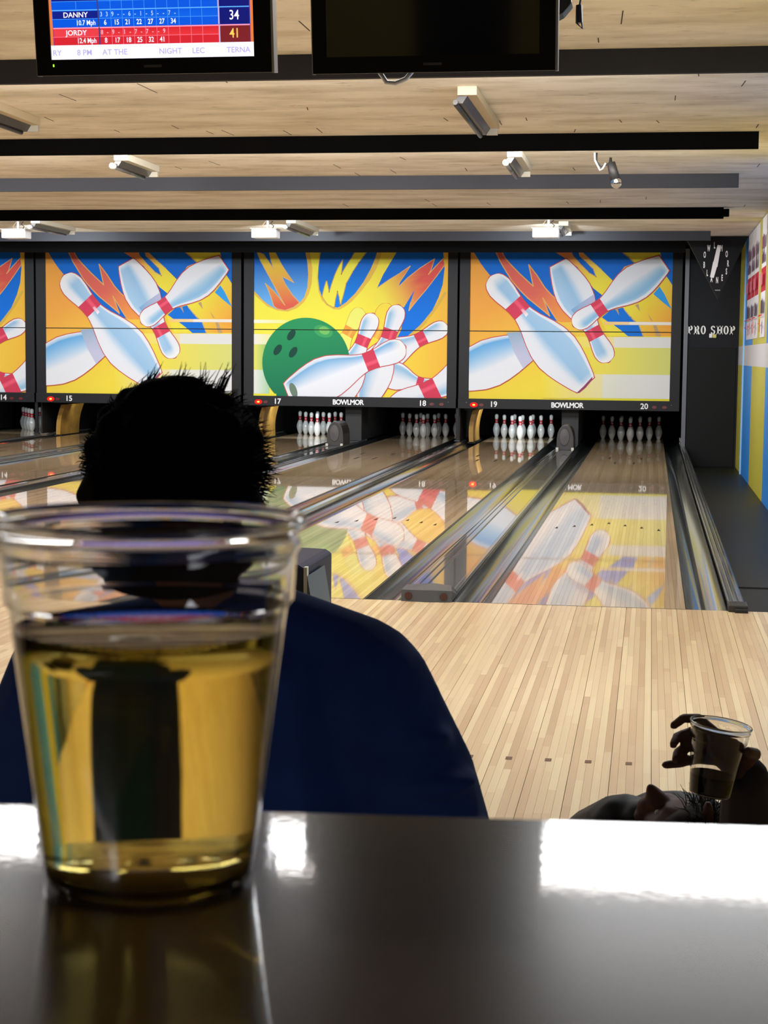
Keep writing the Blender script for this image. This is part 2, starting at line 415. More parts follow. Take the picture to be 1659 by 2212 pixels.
# --- mural with three big flying pins (design coordinates measured on the panel)
def fA(ox, oy, k):
    def g(x, y):
        px, py = ox+x/k, oy+y/k
        xl = 1017-(py-545)*3/317; xr = 1454-(py-546)*7/320
        yt = 545+(px-1017)*.0016; yb = 861+(px-1014)*.0115
        return ((px-xl)/(xr-xl), (py-yt)/(yb-yt))
    return g
a, b, c, d = fA(1010, 540, 7.213), fA(1220, 540, 6.913), fA(1010, 700, 7.213), fA(1220, 700, 6.913)
pA = fA(0, 0, 1)
def mural_a():
    P = Print(PW, PH)
    P.poly([(0, 0), (1, 0), (1, 1), (0, 1)], (226, 156, 68), (228, 208, 66), (0, .45), (.33, .95))
    BL = (14, 100, 196)
    P.poly([a(100, 30), a(200, 190), a(280, 300), a(370, 405), a(500, 560), a(700, 720), a(860, 800), a(940, 860), a(1000, 915), a(1100, 980), a(1200, 1030), a(1425, 1112), a(1480, 1000), a(1640, 900), b(500, 760), b(600, 690), b(740, 465), b(900, 250), b(1060, 190), b(880, 30)], BL)
    # right field
    P.poly([b(880, 860), b(1330, 640), b(1420, 540), b(1520, 390), b(1620, 520), b(1620, 1180), d(1620, 175), d(1180, 175), b(1110, 1100)], (226, 212, 66), (228, 158, 62), b(1050, 800), b(1600, 1050))
    P.poly([b(1430, 30), b(1620, 30), b(1620, 540), b(1525, 395), b(1440, 100)], BL)
    P.poly([b(1420, 545), b(1490, 650), b(1600, 880), b(1480, 785), b(1330, 655)], (50, 150, 222))
    P.poly([b(880, 30), b(1425, 30), b(1440, 85), b(1300, 120), b(1060, 195), b(960, 100)], (226, 210, 66))
    P.stroke([b(870, 30), b(960, 105), b(1060, 195), b(1300, 125), b(1440, 85)], .006, (200, 150, 90))
    P.poly([b(690, 900), b(880, 855), b(960, 940), b(1060, 1060), d(1110, 0), d(1180, 178), d(960, 178), d(850, 85), b(720, 1110), b(570, 1000)], (12, 108, 206))
    P.stroke([b(900, 880), b(1000, 1000), b(1060, 1060), d(1120, 10), d(1185, 178)], .005, (190, 165, 120))
    P.poly([b(545, 1010), b(600, 1040), b(740, 1110), d(850, 85), d(960, 178), d(680, 178), d(600, 20)], (226, 210, 66))
    for q in ([b(1060, 820), b(1110, 800), b(1135, 915)], [b(770, 880), b(810, 880), b(828, 975)], [b(1250, 950), b(1290, 1010), b(1325, 1060), b(1290, 1040)], [d(1320, -20), d(1360, -20), d(1440, 178), d(1375, 178)]): P.poly(q, (178, 152, 112))
    # streak with the narrow blue wedge
    st = [b(-130, 30), b(110, 30), b(140, 90), b(260, 220), b(380, 340), b(485, 400), b(440, 280), b(330, 170), b(240, 90), b(225, 30), b(290, 45), b(400, 150), b(560, 290), b(740, 465), b(600, 690), b(445, 570), b(330, 420), b(200, 250), b(0, 110)]
    P.poly(st, (226, 130, 84), (226, 210, 66), b(0, 80), b(480, 420))
    P.stroke(st[1:13], .004, (200, 165, 110))
    # red lightning
    lt = [a(450, 30), a(545, 30), a(600, 130), a(700, 240), a(830, 370), a(940, 470), a(1040, 560), a(968, 225), a(1100, 395), a(1220, 580), a(1330, 700), a(1450, 805), a(1560, 900), a(1660, 1010), a(1700, 1150), a(1500, 1150), a(1425, 1108), a(1340, 980), a(1190, 740), a(1298, 1022), a(1230, 965), a(1100, 860), a(950, 740), a(830, 620), a(700, 470), a(600, 310), a(520, 180)]
    P.poly(lt, (206, 96, 84), (226, 146, 70), a(1000, 700), a(1500, 1050))
    P.stroke(lt, .0055, (214, 158, 88), True)
    P.poly([a(1425, 1108), a(1470, 1120), a(1650, 1120), a(1700, 1300), d(100, 175), d(20, 90), a(1500, 1230)], (228, 186, 70))
    # speed bars
    P.band(*[q[1] for q in (b(0, 1062), b(0, 1108))], b(620, 0)[0], 1, (232, 190, 110), (226, 220, 208))
    P.band(b(0, 1062)[1], b(0, 1108)[1], b(1000, 0)[0], 1, (228, 222, 210))
    P.band(d(0, 182)[1], d(0, 340)[1], d(100, 0)[0], 1.0, (228, 208, 66), (214, 214, 212))
    P.band(d(0, 182)[1], d(0, 340)[1], d(760, 0)[0], 1.0, (216, 214, 204), (214, 214, 214))
    P.band(d(0, 340)[1], d(0, 740)[1], d(200, 0)[0], 1, (228, 208, 66), (204, 206, 118))
    P.band(d(0, 740)[1], d(0, 1110)[1], d(-300, 0)[0], 1, (228, 208, 66), (214, 214, 214))
    P.band(d(0, 740)[1], d(0, 1110)[1], d(600, 0)[0], 1, (212, 212, 196), (214, 214, 215))
    P.band(.985, 1, .5, 1, (214, 206, 60))
    WH, BLU = (218, 220, 226), (146, 184, 216)
    ra = [(-1, WH), (-.84, WH), (-.8, (160, 192, 220)), (0, BLU), (.45, WH), (1, WH)]
    rb = [(q*-1, cc) for q, cc in reversed(ra)]
    P.pin(pA(1208, 568), pA(1318, 781), rb, 1.03)
    P.poly([b(475, 770), b(455, 655), b(250, 790), b(110, 890), b(170, 960)], (178, 178, 206), (116, 164, 202), b(400, 750), b(150, 900))
    P.pin(pA(1152, 745), pA(852, 872), ra and [(-1, WH), (-.2, WH), (.5, (130, 178, 218)), (.84, (96, 160, 212)), (.88, WH), (1, WH)], 1.0)
    P.poly([c(630, 130), c(850, 118), c(900, 300), c(1030, 555), c(890, 692), c(740, 430)], (140, 165, 190), (186, 186, 210), c(700, 150), c(850, 450))
    P.pin(pA(1435, 569), pA(1241, 703), [(-1, WH), (-.84, WH), (-.78, (124, 174, 212)), (-.3, (150, 188, 216)), (.2, WH), (1, WH)], 1.02)
    P.pin(pA(1268, 831), pA(1060, 597), rb, 1.0)
    P.poly([d(435, 780), d(430, 830), d(330, 950), d(240, 1025), d(200, 1025), d(300, 930)], (140, 60, 100))
    P.poly([a(845, 930), a(880, 905), a(965, 995), a(930, 1040)], (226, 150, 170), (236, 232, 236), a(860, 920), a(950, 1020))
    return P
def fB(ox, oy, k):
    def g(x, y):
        px, py = ox+x/k, oy+y/k
        yt = 544+(px-549)*.0035; yb = 855.5+(px-549)*.0155
        return ((px-549)/(968.5-(py-546)*.004-549), (py-yt)/(yb-yt))
    return g
e, f, g, h = fB(545, 540, 7.716), fB(750, 540, 7.541), fB(545, 690, 3.904), fB(500, 500, 3.19)
def mural_b():
    P = Print(PW, PH)
    P.poly([(0, 0), (1, 0), (1, 1), (0, 1)], (232, 222, 74), (230, 170, 62), (.55, .5), (1.05, .5))
    TAN, BT, BB = (218, 178, 78), (14, 96, 190), (104, 170, 228)
    o1 = [e(0, 30), e(970, 30), e(1015, 300), e(1005, 550), e(960, 720), e(880, 860), e(760, 965), e(600, 1022), e(420, 1000), e(250, 930), e(0, 700)]
    P.poly(o1, TAN)
    P.poly([e(0, 30), e(895, 30), e(930, 200), e(945, 400), e(930, 620), e(880, 780), e(800, 880), e(700, 950), e(560, 1000), e(420, 980), e(300, 920), e(180, 830), e(100, 740), e(0, 640)], BT, BB, e(500, 150), e(500, 880))
    l1 = [e(80, 20), e(190, 60), e(270, 170), e(370, 325), e(320, 180), e(285, 20), e(390, 30), e(500, 240), e(620, 420), e(705, 535), e(500, 430), e(560, 560), e(680, 740), e(800, 872), e(700, 950), e(560, 1000), e(430, 975), e(365, 925), e(330, 810), e(270, 650), e(220, 545), e(370, 680), e(460, 790), e(555, 915), e(440, 710), e(350, 545), e(240, 350), e(130, 150)]
    P.poly(l1, (224, 196, 66), (212, 92, 76), e(300, 150), e(520, 930)); P.stroke(l1, .004, (206, 172, 110), True)
    P.poly([e(1130, 20), e(1115, 250), e(1095, 450), e(1120, 680), e(1170, 820), e(1260, 920), e(1380, 985), e(1470, 992), f(0, 905), f(100, 830), f(250, 660), f(400, 460), f(500, 280), f(580, 30)], TAN)
    P.poly([e(1155, 20), e(1122, 250), e(1110, 450), e(1135, 650), e(1185, 790), e(1260, 880), e(1380, 945), e(1450, 955), f(0, 850), f(150, 700), f(280, 520), f(400, 300), f(470, 130), f(500, 30)], (14, 96, 190), (20, 124, 220), e(1300, 200), e(1300, 850))
    l2 = [e(1180, 770), e(1210, 640), e(1255, 490), e(1298, 700), e(1350, 530), e(1400, 390), e(1460, 260), e(1525, 150), e(1500, 400), f(0, 250), f(80, 130), f(140, 30), f(330, 30), f(200, 200), f(110, 340), f(0, 540), e(1560, 650), e(1510, 840), e(1490, 925), e(1465, 780), e(1437, 680), e(1405, 820), e(1385, 960), e(1270, 900)]
    P.poly(l2, (230, 222, 74)); P.stroke(l2, .004, (196, 160, 84), True)
    P.poly([f(820, 30), f(700, 230), f(600, 400), f(505, 615), f(850, 900), f(940, 960), f(900, 1300), g(1215, 187), g(1320, 150), g(1440, 50), f(1160, 1282), f(1280, 1140), f(1400, 980), f(1500, 760), f(1560, 560), f(1588, 300), f(1565, 30)], (14, 98, 194), (16, 112, 216), f(1200, 100), f(1200, 1200))
    P.stroke([g(1215, 190), g(1320, 155), g(1470, 20), f(1180, 1282), f(1300, 1140), f(1440, 960), f(1600, 700)], .012, (206, 170, 76))
    l3 = [f(505, 615), f(700, 480), f(850, 390), f(1040, 258), f(950, 400), f(870, 520), f(840, 610), f(1000, 450), f(1200, 290), f(1430, 140), f(1370, 330), f(1330, 400), f(1460, 250), f(1575, 130), f(1588, 245), f(1480, 400), f(1300, 640), f(1150, 820), f(1020, 990), f(1050, 850), f(1110, 650), f(1020, 800), f(940, 935), f(860, 900), f(700, 870), f(560, 900), f(430, 900)]
    P.poly(l3, (228, 214, 76), (208, 82, 76), f(560, 700), f(1200, 560)); P.stroke(l3[:20], .004, (214, 170, 100))
    # ghost trails of the ball on the left
    P.band(e(0, 1155)[1], e(0, 1212)[1], 0, e(620, 0)[0], (238, 234, 216), (232, 226, 120))
    P.band(g(0, 120)[1], g(0, 208)[1], 0, g(190, 0)[0], (226, 224, 214), (226, 222, 140))
    P.band(g(0, 208)[1], g(0, 425)[1], 0, g(120, 0)[0], (222, 216, 104), (150, 190, 110))
    P.band(g(0, 425)[1], g(0, 632)[1], 0, g(150, 0)[0], (222, 222, 218), (160, 200, 160))
    # pins behind
    WH = (220, 222, 228)
    rl = [(-1, WH), (-.84, WH), (-.78, (124, 172, 208)), (-.2, (190, 206, 222)), (.2, WH), (1, WH)]
    rr = [(-q, cc) for q, cc in reversed(rl)]
    P.pin(h(610, 1080), h(905, 530), rl, flat=(224, 224, 110), bandc=(226, 150, 60), outline=(196, 150, 70), ow=.002)
    P.pin(h(790, 1180), h(1095, 498), rl, flat=(232, 208, 70), bandc=(230, 160, 60), outline=(196, 120, 60), ow=.002)
    P.pin(h(880, 960), h(1492, 650), rl, .98)
    P.pin(h(1000, 955), h(1432, 1088), rl, 1.3)
    P.pin(h(935, 1200), h(1163, 508), rl, 1.0)
    P.pin(h(735, 1215), h(988, 566), rl, 1.0)
    P.pin(h(2056, 767), h(1101, 1242), rl, 1.0)
    # ball
    bc = h(522, 905)
    P.ellipse(bc, .2285, .2285, 0, (38, 142, 88), (24, 102, 78), 64)
    P.ellipse((bc[0]+.09, bc[1]-.22), .05, .03, .3, (62, 156, 92)); P.ellipse((bc[0]+.095, bc[1]-.225), .028, .02, .3, (110, 182, 96))
    for q in (h(420, 712), h(325, 815), h(433, 832)): P.ellipse(q, .017, .031, .6, (20, 66, 56))
    P.pin(h(395, 1120), h(1208, 795), [(-1, WH), (.25, (224, 226, 234)), (.7, (118, 168, 210)), (.86, (150, 188, 218)), (.9, WH), (1, WH)] and [(-1, WH), (-.88, WH), (-.8, (118, 168, 210)), (-.3, (190, 206, 226)), (0, (224, 226, 234)), (1, WH)], 1.06)
    P.ellipse(h(436, 1098), .018, .04, -.35, (104, 124, 108)); P.band(.985, 1, 0, .12, (222, 212, 60))
    return P
PA, PB = mural_a(), mural_b()
seam_a, seam_b = .536, .54
MA = [PA.mesh('mural', m_print, (0, .5325)), PA.mesh('mural', m_print, (.5385, 1))]
MBm = [PB.mesh('mural', m_print, (0, .5325)), PB.mesh('mural', m_print, (.5385, 1))]

# ------------------------------------------------------------------ floor, approach boards
BW = .0268
fl = MB(); fl.box(-14, 1.585, -14, 0.0, -.29, -.012)
floor = fl.build('floor', mat('subfloor', (60, 46, 34), .8), kind='structure', label='pale maple approach floor of narrow boards in front of the lanes')
cnt = 0; meshes = {}
x = -1.80; col = 0
xs_end = None
while x < 1.56 and cnt < 298:
    dark_gap = (col % 5 == 0)
    g0 = .0017 if dark_gap else .0004
    y = -.012 if True else 0
    first = True
    ys = [-.012]
    yy = -.012 - random.uniform(.9, 2.7)
    while yy > -4.7: ys.append(yy); yy -= random.uniform(1.7, 2.6)
    ys.append(-5.2)
    for y1, y0 in zip(ys, ys[1:]):
        L = round((y1-y0)*5)/5; key = (L, dark_gap)
        if key not in meshes:
            bb = MB(); bb.box(g0, BW-.0002, -1, 0, -.02, 0); meshes[key] = bb.mesh('board', w_app)
        o = link('board', meshes[key], floor); o.location = (x, y1, random.uniform(-.0001, .0001)); o.scale = (1, (y1-y0)-.0004, 1)
        cnt += 1
    x += BW; col += 1
X_END = x
rest = MB()
def rows(x0, x1, y0, y1):
    x = x0; c_ = 0
    while x < x1:
        g0 = .0011 if c_ % 5 == 0 else .0003
        y = y1
        while y > y0:
            ln = random.uniform(1.2, 2.6); ya = max(y0, y-ln)
            rest.box(x+g0, x+BW-.0002, ya, y-.0004, -.02, 0, random.random()); y = ya
        x += BW; c_ += 1
rows(-8.0, -1.80-.001, -5.2, -.012)
rows(X_END, 1.56, -5.2, -.012)
rest.box(-14, 1.56, -14, -5.2, -.02, 0, .4); rest.box(-14, -8.02, -5.2, -.012, -.02, 0, .6)
rest.build('boards', w_app_j, floor, kind='stuff')
# approach dots
dm = mat('dot_brown', (104, 72, 50), .5)
for i, (dx) in enumerate([-.133*3, -.133*2, -.133, 0, .1345, .27, .405]):
    dd = MB(); dd.box(-.011, .011, -.02, .02, .0005, .0012); dd.build('marker_dot', dm, floor).location = (dx, -3.582, 0)

# ------------------------------------------------------------------ lanes
m_arrow = mat('arrow_inlay', (48, 32, 22), .6, spec=.2)
LX = {20: 0.0, 19: -1.775, 18: -3.364, 17: -5.139, 16: -6.728, 15: -8.503, 14: -10.092, 13: -11.867}
LN = {20: 'lane twenty', 19: 'lane nineteen', 18: 'lane eighteen', 17: 'lane seventeen', 16: 'lane sixteen', 15: 'lane fifteen', 14: 'lane fourteen', 13: 'lane thirteen'}
where = {20: 'last one before the right wall', 19: 'second from the right wall', 18: 'third from the right wall', 17: 'fourth from the right wall', 16: 'hidden behind the black hair', 15: 'left of the black hair', 14: 'at the left picture edge', 13: 'outermost at the left'}
bmesh_lane = MB(); bw = 1.054/39; bmesh_lane.box(.0003, bw-.0003, 0, 19.35, -.03, 0)
lane_board = bmesh_lane.mesh('board', w_lane)
for n, X in LX.items():
    t = thing('bowling_lane', 'polished maple bowling %s, %s' % (LN[n], where[n]), 'bowling lane', (X, 0, 0), 'bowling lanes running to the pins')
    MB().box(-.527, .527, 0, 19.35, -.12, -.031).build('lane_bed', m_seam, t)
    if n >= 18:
        for k in range(39): link('board', lane_board, t).location = (-.527+k*bw, 0, random.uniform(-.00005, .00005))
    else:
        q = MB()
        for k in range(39): q.box(-.527+k*bw+.0003, -.527+(k+1)*bw-.0003, 0, 19.35, -.03, random.uniform(-.00005, .00005), random.random())
        q.build('boards', w_lane_j, t)
    MB().box(-.527, .527, -.011, -.001, -.03, .0004).build('foul_line', m_seam, t)
    am = m_arrow
    for k in range(-3, 4):
        ya = 4.69-abs(k)*.155; q = MB(); q.prism([(-.013, -.075), (.013, -.075), (0, .075)], .0004, .0010, 'z'); q.build('arrow', am, t).location = (k*.1335, ya, 0)
    for sx in (-1, 1):
        for xx, yy in ((.30, 13.6), (.17, 12.6)):
            MB().box(-.013, .013, -.20, .20, .0004, .001).build('range_mark', am, t).location = (sx*xx*.7, yy, 0)
# gutters
def gut_rows(w, y0, y1, flat=False):
    rs = []
    N = 12
    for yy in [y0+(y1-y0)*i/24 for i in range(25)]:
        r = []
        for i in range(N+1):
            s_ = i/N; dz = -.012-.062*math.sin(PI*s_)**.8; r.append((-w/2+w*s_, yy, dz))
        rs.append(r)
    return rs
gm = {}
def gutter(Xc, w, lab):
    key = round(w, 3)
    t = thing('gutter', lab, 'gutter', (Xc, 0, 0), 'gutters beside the lanes')
    q = MB(); q.grid(gut_rows(w-.006, .0, 19.3)); q.build('channel', m_gutter, t, smooth=True)
    q = MB(); q.box(-w/2, -w/2+.006, 0, 19.3, -.1, -.004); q.box(w/2-.006, w/2, 0, 19.3, -.1, -.004); q.build('rim', m_capdark, t)
    MB().box(-w/2, w/2, 0, 19.3, -.14, -.1).build('base', m_black, t)
G = .223
for n, X in LX.items():
    gutter(X-.527-G/2, G-.002, 'dark glossy gutter on the left side of %s' % LN[n])
    gutter(X+.527+G/2, G-.002, 'dark glossy gutter on the right side of %s' % LN[n])
# wide ball-return covers inside each lane pair
def track(X, pair, near=False):
    t = thing('ball_track_cover', 'flat grey ball-return cover between lanes %s with a chamfered nose' % pair, 'lane divider', (X, 0, 0), 'ball-return covers inside the lane pairs')
    MB().box(-.137, .137, .28, 17.2, -.12, .012).build('deck', m_track, t, bevel=.004)
    q = MB(); q.box(-.137, -.112, .25, 17.2, .0115, .026); q.build('edge_rail', m_cap, t, bevel=.003)
    q = MB(); q.box(.112, .137, .25, 17.2, .0115, .026); q.build('edge_rail', m_cap, t, bevel=.003)
    q = MB(); q.box(-.112, -.070, .45, 17.2, .0115, .020); q.build('side_strip', m_cap, t, bevel=.003)
    # nose: faceted end cap
    v = [(-.14, -.03, -.0), (0, -.055, 0), (.14, -.03, 0), (.14, .28, 0), (-.14, .28, 0),
         (-.14, -.02, .062), (0, -.045, .066), (.14, -.02, .062), (.125, .10, .076), (0, .30, .060), (-.125, .10, .076), (.14, .28, .014), (-.14, .28, .014)]
    q = MB(); q.v = [(p[0], p[1], p[2]) for p in v]
    for fc in ((0, 1, 6, 5), (1, 2, 7, 6), (2, 3, 11, 8, 7), (0, 5, 10, 12, 4), (5, 6, 9, 10), (6, 7, 8, 9), (8, 11, 9), (10, 9, 12), (9, 11, 12), (3, 4, 12, 11), (0, 4, 3, 2, 1)): q.face(fc)
    q.build('nose', mat('nose_grey', (84, 86, 88), .4) if near else m_cap, t)
    for sx in (-1, 1):
        q = MB(); q.lathe([(0, .0), (.021, .0), (.021, .008), (0, .008)], 16); o = q.build('plug', m_screw, t)
        o.rotation_euler = (PI/2+.05, 0, sx*.17); o.location = (sx*.098, -.034, .032)
    # hood just in front of the pins
    q = MB(); P = []
    for i in range(13):
        a_ = PI*i/12; P.append((.125*math.cos(a_)*1.0, .04+.33*math.sin(a_)**.62))
    P = [(.13, .012)]+P+[(-.13, .012)]
    q.prism([(p, z) for p, z in P], 15.15, 15.7, 'y'); o = q.build('hood', m_dgrey, t, bevel=.006)
    q = MB(); q.lathe([(0, 0), (.075, 0), (.068, .012), (0, .02)], 24); o = q.build('hood_panel', mat('hood_oval', (70, 66, 68), .45) if near else m_frame, o)
    o.rotation_euler = (PI/2, 0, 0); o.scale = (1, 1.75, 1); o.location = (-.01, 15.152, .20)
    for sx in (-1, 1): MB().box(-.018, .018, -.02, .02, .012, .05).build('bracket', m_creamg, t).location = (sx*.11, 15.1, 0)
    MB().box(-.137, .12, 16.75, 19.4, .013, .93).build('kickback', mat('kickback_dark', (30, 31, 34), .6), t, bevel=.004)
track(-.8875, 'nineteen and twenty', True)
dup([o for o in COL.objects if o.name == 'ball_track_cover'][0], (-4.2515, 0, 0), 'flat grey ball-return cover between lanes seventeen and eighteen, black hood before the pins')
dup([o for o in COL.objects if o.name == 'ball_track_cover'][0], (-7.6155, 0, 0), 'flat grey ball-return cover between lanes fifteen and sixteen')
dup([o for o in COL.objects if o.name == 'ball_track_cover'][0], (-10.98, 0, 0), 'flat grey ball-return cover between lanes thirteen and fourteen, at the left edge')
# narrow cappings between pairs and the one at the wall side
def capping(X, w, lab):
    w -= .010
    t = thing('lane_capping', lab, 'lane divider', (X, 0, 0), 'narrow cappings between lane pairs')
    MB().box(-w/2, w/2, .02, 19.3, -.14, .010).build('bar', m_capdark, t, bevel=.003)
    q = MB(); q.prism([(-w/2+.004, .0095), (w/2-.004, .0095), (w/2-.014, .034), (-w/2+.014, .034)], .06, 19.2, 'y'); q.build('top_strip', m_cap, t, bevel=.002)
    MB().box(-w/2, w/2, -.05, .05, -.02, .04).build('end_cap', m_dgrey, t, bevel=.004)
    q = MB(); q.lathe([(0, 0), (.006, 0), (.006, .004), (0, .004)], 10); q.build('screw', m_chrome, t).location = (0, .10, .034)
capping(-2.5695, .086, 'narrow dark capping beside the left gutter of lane nineteen')
capping(-5.9335, .086, 'narrow dark capping beside the left gutter of lane seventeen')
capping(-9.2975, .086, 'narrow dark capping beside the left gutter of lane fifteen')
t = thing('side_capping', 'ribbed grey capping along the right side of lane 20, ending in a black block', 'lane divider', (.805, 0, 0))
MB().box(-.045, .045, .05, 19.3, -.30, .018).build('bar', m_capdark, t, bevel=.004)
for dx, wd, hz in ((-.034, .014, .026), (-.008, .018, .036), (.024, .020, .030)):
    MB().box(dx-wd/2, dx+wd/2, .09, 19.2, .0175, hz).build('rib', m_cap, t, bevel=.003)
MB().box(-.052, .052, -.055, .12, -.02, .036).build('end_block', m_dgrey, t, bevel=.008)
MB().box(-.02, .05, -.085, -.05, -.01, .020).build('end_block', m_black, t, bevel=.005)
MB().box(-.03, .03, 17.9, 18.1, .03, .09).build('bracket', m_chrome, t, bevel=.004)
# dark side walkway, one step lower than the lanes
sf = MB(); sf.box(.84, 1.60, 0.0, 16.6, -.40, -.27); sf.build('floor_walkway', mat('walkway_black', (4, 6, 7), .5, coat=.12, coat_rough=.3, var=(1.5, .2)), kind='structure', label='low black walkway floor along the right wall')
MB().box(.842, 1.584, 2.93, 2.97, -.2701, -.262).build('threshold_strip', m_black, label='thin black strip crossing the dark side walkway', category='strip')

# ------------------------------------------------------------------ walls
def wall_paint():
    m = bpy.data.materials.new('striped_wall_paint'); m.use_nodes = True; n = m.node_tree.nodes; L = m.node_tree.links; b_ = n['Principled BSDF']
    tc = n.new('ShaderNodeTexCoord'); sp = n.new('ShaderNodeSeparateXYZ'); L.new(tc.outputs['Object'], sp.inputs[0])
    mr = n.new('ShaderNodeMapRange'); L.new(sp.outputs['Y'], mr.inputs[0]); mr.inputs[1].default_value = -14; mr.inputs[2].default_value = 17
    r = n.new('ShaderNodeValToRGB'); L.new(mr.outputs[0], r.inputs[0]); r.color_ramp.interpolation = 'CONSTANT'
    YE, BLu, LB = (196, 188, 70), (48, 146, 240), (108, 172, 220)
    st = [(-14, BLu), (-7.5, YE), (-5, BLu), (-2.5, YE), (0, BLu), (2.6, YE), (5.2, BLu), (7.7, YE), (7.75, BLu), (10.33, YE), (12.94, BLu), (14.95, LB), (15.17, YE)]
    while len(r.color_ramp.elements) < len(st): r.color_ramp.elements.new(.5)
    for e_, (y, c_) in zip(r.color_ramp.elements, st): e_.position = (y+14)/31; e_.color = (*lin(c_), 1)
    z = n.new('ShaderNodeMath'); z.operation = 'COMPARE'; L.new(sp.outputs['Z'], z.inputs[0]); z.inputs[1].default_value = 1.388; z.inputs[2].default_value = .136
    mx = n.new('ShaderNodeMix'); mx.data_type = 'RGBA'; L.new(z.outputs[0], mx.inputs[0]); L.new(r.outputs[0], mx.inputs[6]); mx.inputs[7].default_value = (*lin((214, 214, 222)), 1)
    nz = n.new('ShaderNodeTexNoise'); nz.inputs['Scale'].default_value = 1.2
    L.new(tc.outputs['Object'], nz.inputs['Vector'])
    L.new(mx.outputs[2], b_.inputs['Base Color']); b_.inputs['Roughness'].default_value = .45
    return m
MB().box(1.585, 1.75, -14, 20, -.4, CEIL+.1).build('wall_right', wall_paint(), kind='structure', label='right side wall painted in blue and yellow stripes with a white band')
q = MB(); q.box(1.565, 1.585, 14.93, 14.99, -.27, 2.96); q.build('trim_corner', mat('pale_blue_trim', (150, 196, 228), .4), kind='structure', label='thin pale blue strip running up the striped wall')
MB().box(-14.2, -14, -14, 20, -.4, CEIL+.1).build('wall_left', m_black, kind='structure')
MB().box(-14, 1.75, -14.2, -14, -.4, CEIL+.1).build('wall_back', mat('ochre_wall', (150, 132, 70), .7), kind='structure')
MB().box(-1.9, -1.02, -14.0, -13.97, 0, 2.3).build('door_1', mat('dark_doorway', (14, 14, 24), .6), kind='structure', label='dark doorway in the ochre wall behind the camera')
MB().box(-14, 1.75, 19.95, 20.1, -.4, CEIL+.1).build('wall_front', m_beam_black, kind='structure')
ww = MB(); ww.box(.84, 1.60, 16.48, 16.6, -.27, CEIL); wo = ww.build('wall_pro_shop', mat('charcoal_wall', (27, 29, 35), .7, spec=.2, var=(3, .08)), kind='structure', label='charcoal partition beside the last mask carrying white letters')
MB().box(.845, 1.55, 16.465, 16.48, -.27, 1.50).build('lower_panel', mat('charcoal_panel', (11, 13, 15), .6, spec=.2), wo, bevel=.003)
# slab serif sign letters
def slab_letters(txt, x0, z0, wd, hg, y, parent):
    st_ = .26
    def ring(cx, cz, rx, rz, k, a0=0, a1=2*PI, n=20):
        rs = []
        for i in range(n+1):
            a_ = a0+(a1-a0)*i/n; rs.append([(cx+rx*math.cos(a_), cz+rz*math.sin(a_)), (cx+(rx-k)*math.cos(a_), cz+(rz-k*.55)*math.sin(a_))])
        return rs
    xx = x0
    for ch in txt:
        if ch == ' ': xx += wd*.55; continue
        q = MB(); s_ = wd*.26; H_ = hg; W_ = wd
        def bx(u0, u1, v0, v1): q.box(u0*W_, u1*W_, -.012, 0, v0*H_, v1*H_)
        def rg(cx, cz, rx, rz, k, a0=0, a1=2*PI):
            rr = ring(cx*W_, cz*H_, rx*W_, rz*H_, k*W_, a0, a1)
            for A, B_ in zip(rr, rr[1:]):
                q.prism([A[0], B_[0], B_[1], A[1]], -.012, 0, 'y')
        if ch in 'PR':
            bx(.12, .40, 0, 1); bx(.0, .5, .0, .14); bx(.0, .5, .86, 1); rg(.5, .72, .36, .28, .27, -PI/2, PI/2); bx(.38, .5, .86, 1); bx(.38, .5, .44, .58)
        if ch == 'R': q.prism([(.48*W_, .5*H_), (.66*W_, .0), (.98*W_, .0), (.74*W_, .5*H_)], -.012, 0, 'y')
        if ch == 'O': rg(.47, .5, .43, .5, .27)
        if ch == 'H':
            for u in (.08, .64): bx(u, u+.26, 0, 1); bx(u-.09, u+.35, 0, .14); bx(u-.09, u+.35, .86, 1)
            bx(.3, .7, .42, .58)
        if ch == 'S':
            rg(.45, .73, .36, .27, .25, PI*.05, PI*1.5); rg(.45, .27, .38, .27, .25, -PI*.95, PI*.5)
        o_ = q.build('letter', m_text, parent); o_.location = (xx, y, z0); xx += wd*1.08
sg = thing('pro_shop_sign', 'white slab serif PRO SHOP letters on the charcoal partition', 'sign', (.83, 16.478, 1.70))
slab_letters('PRO SHOP', 0, 0, .088, .128, 0, sg)
t = thing('wall_switch', 'small switch box with a cream cover below the PRO SHOP letters', 'switch', (1.20, 16.478, 1.68))
MB().box(-.05, -.005, -.02, 0, -.03, .03).build('switch_plate', m_text, t, bevel=.004)
MB().box(.0, .055, -.035, 0, -.032, .022).build('cover', mat('cream_plastic', (206, 200, 120), .5), t, bevel=.006)

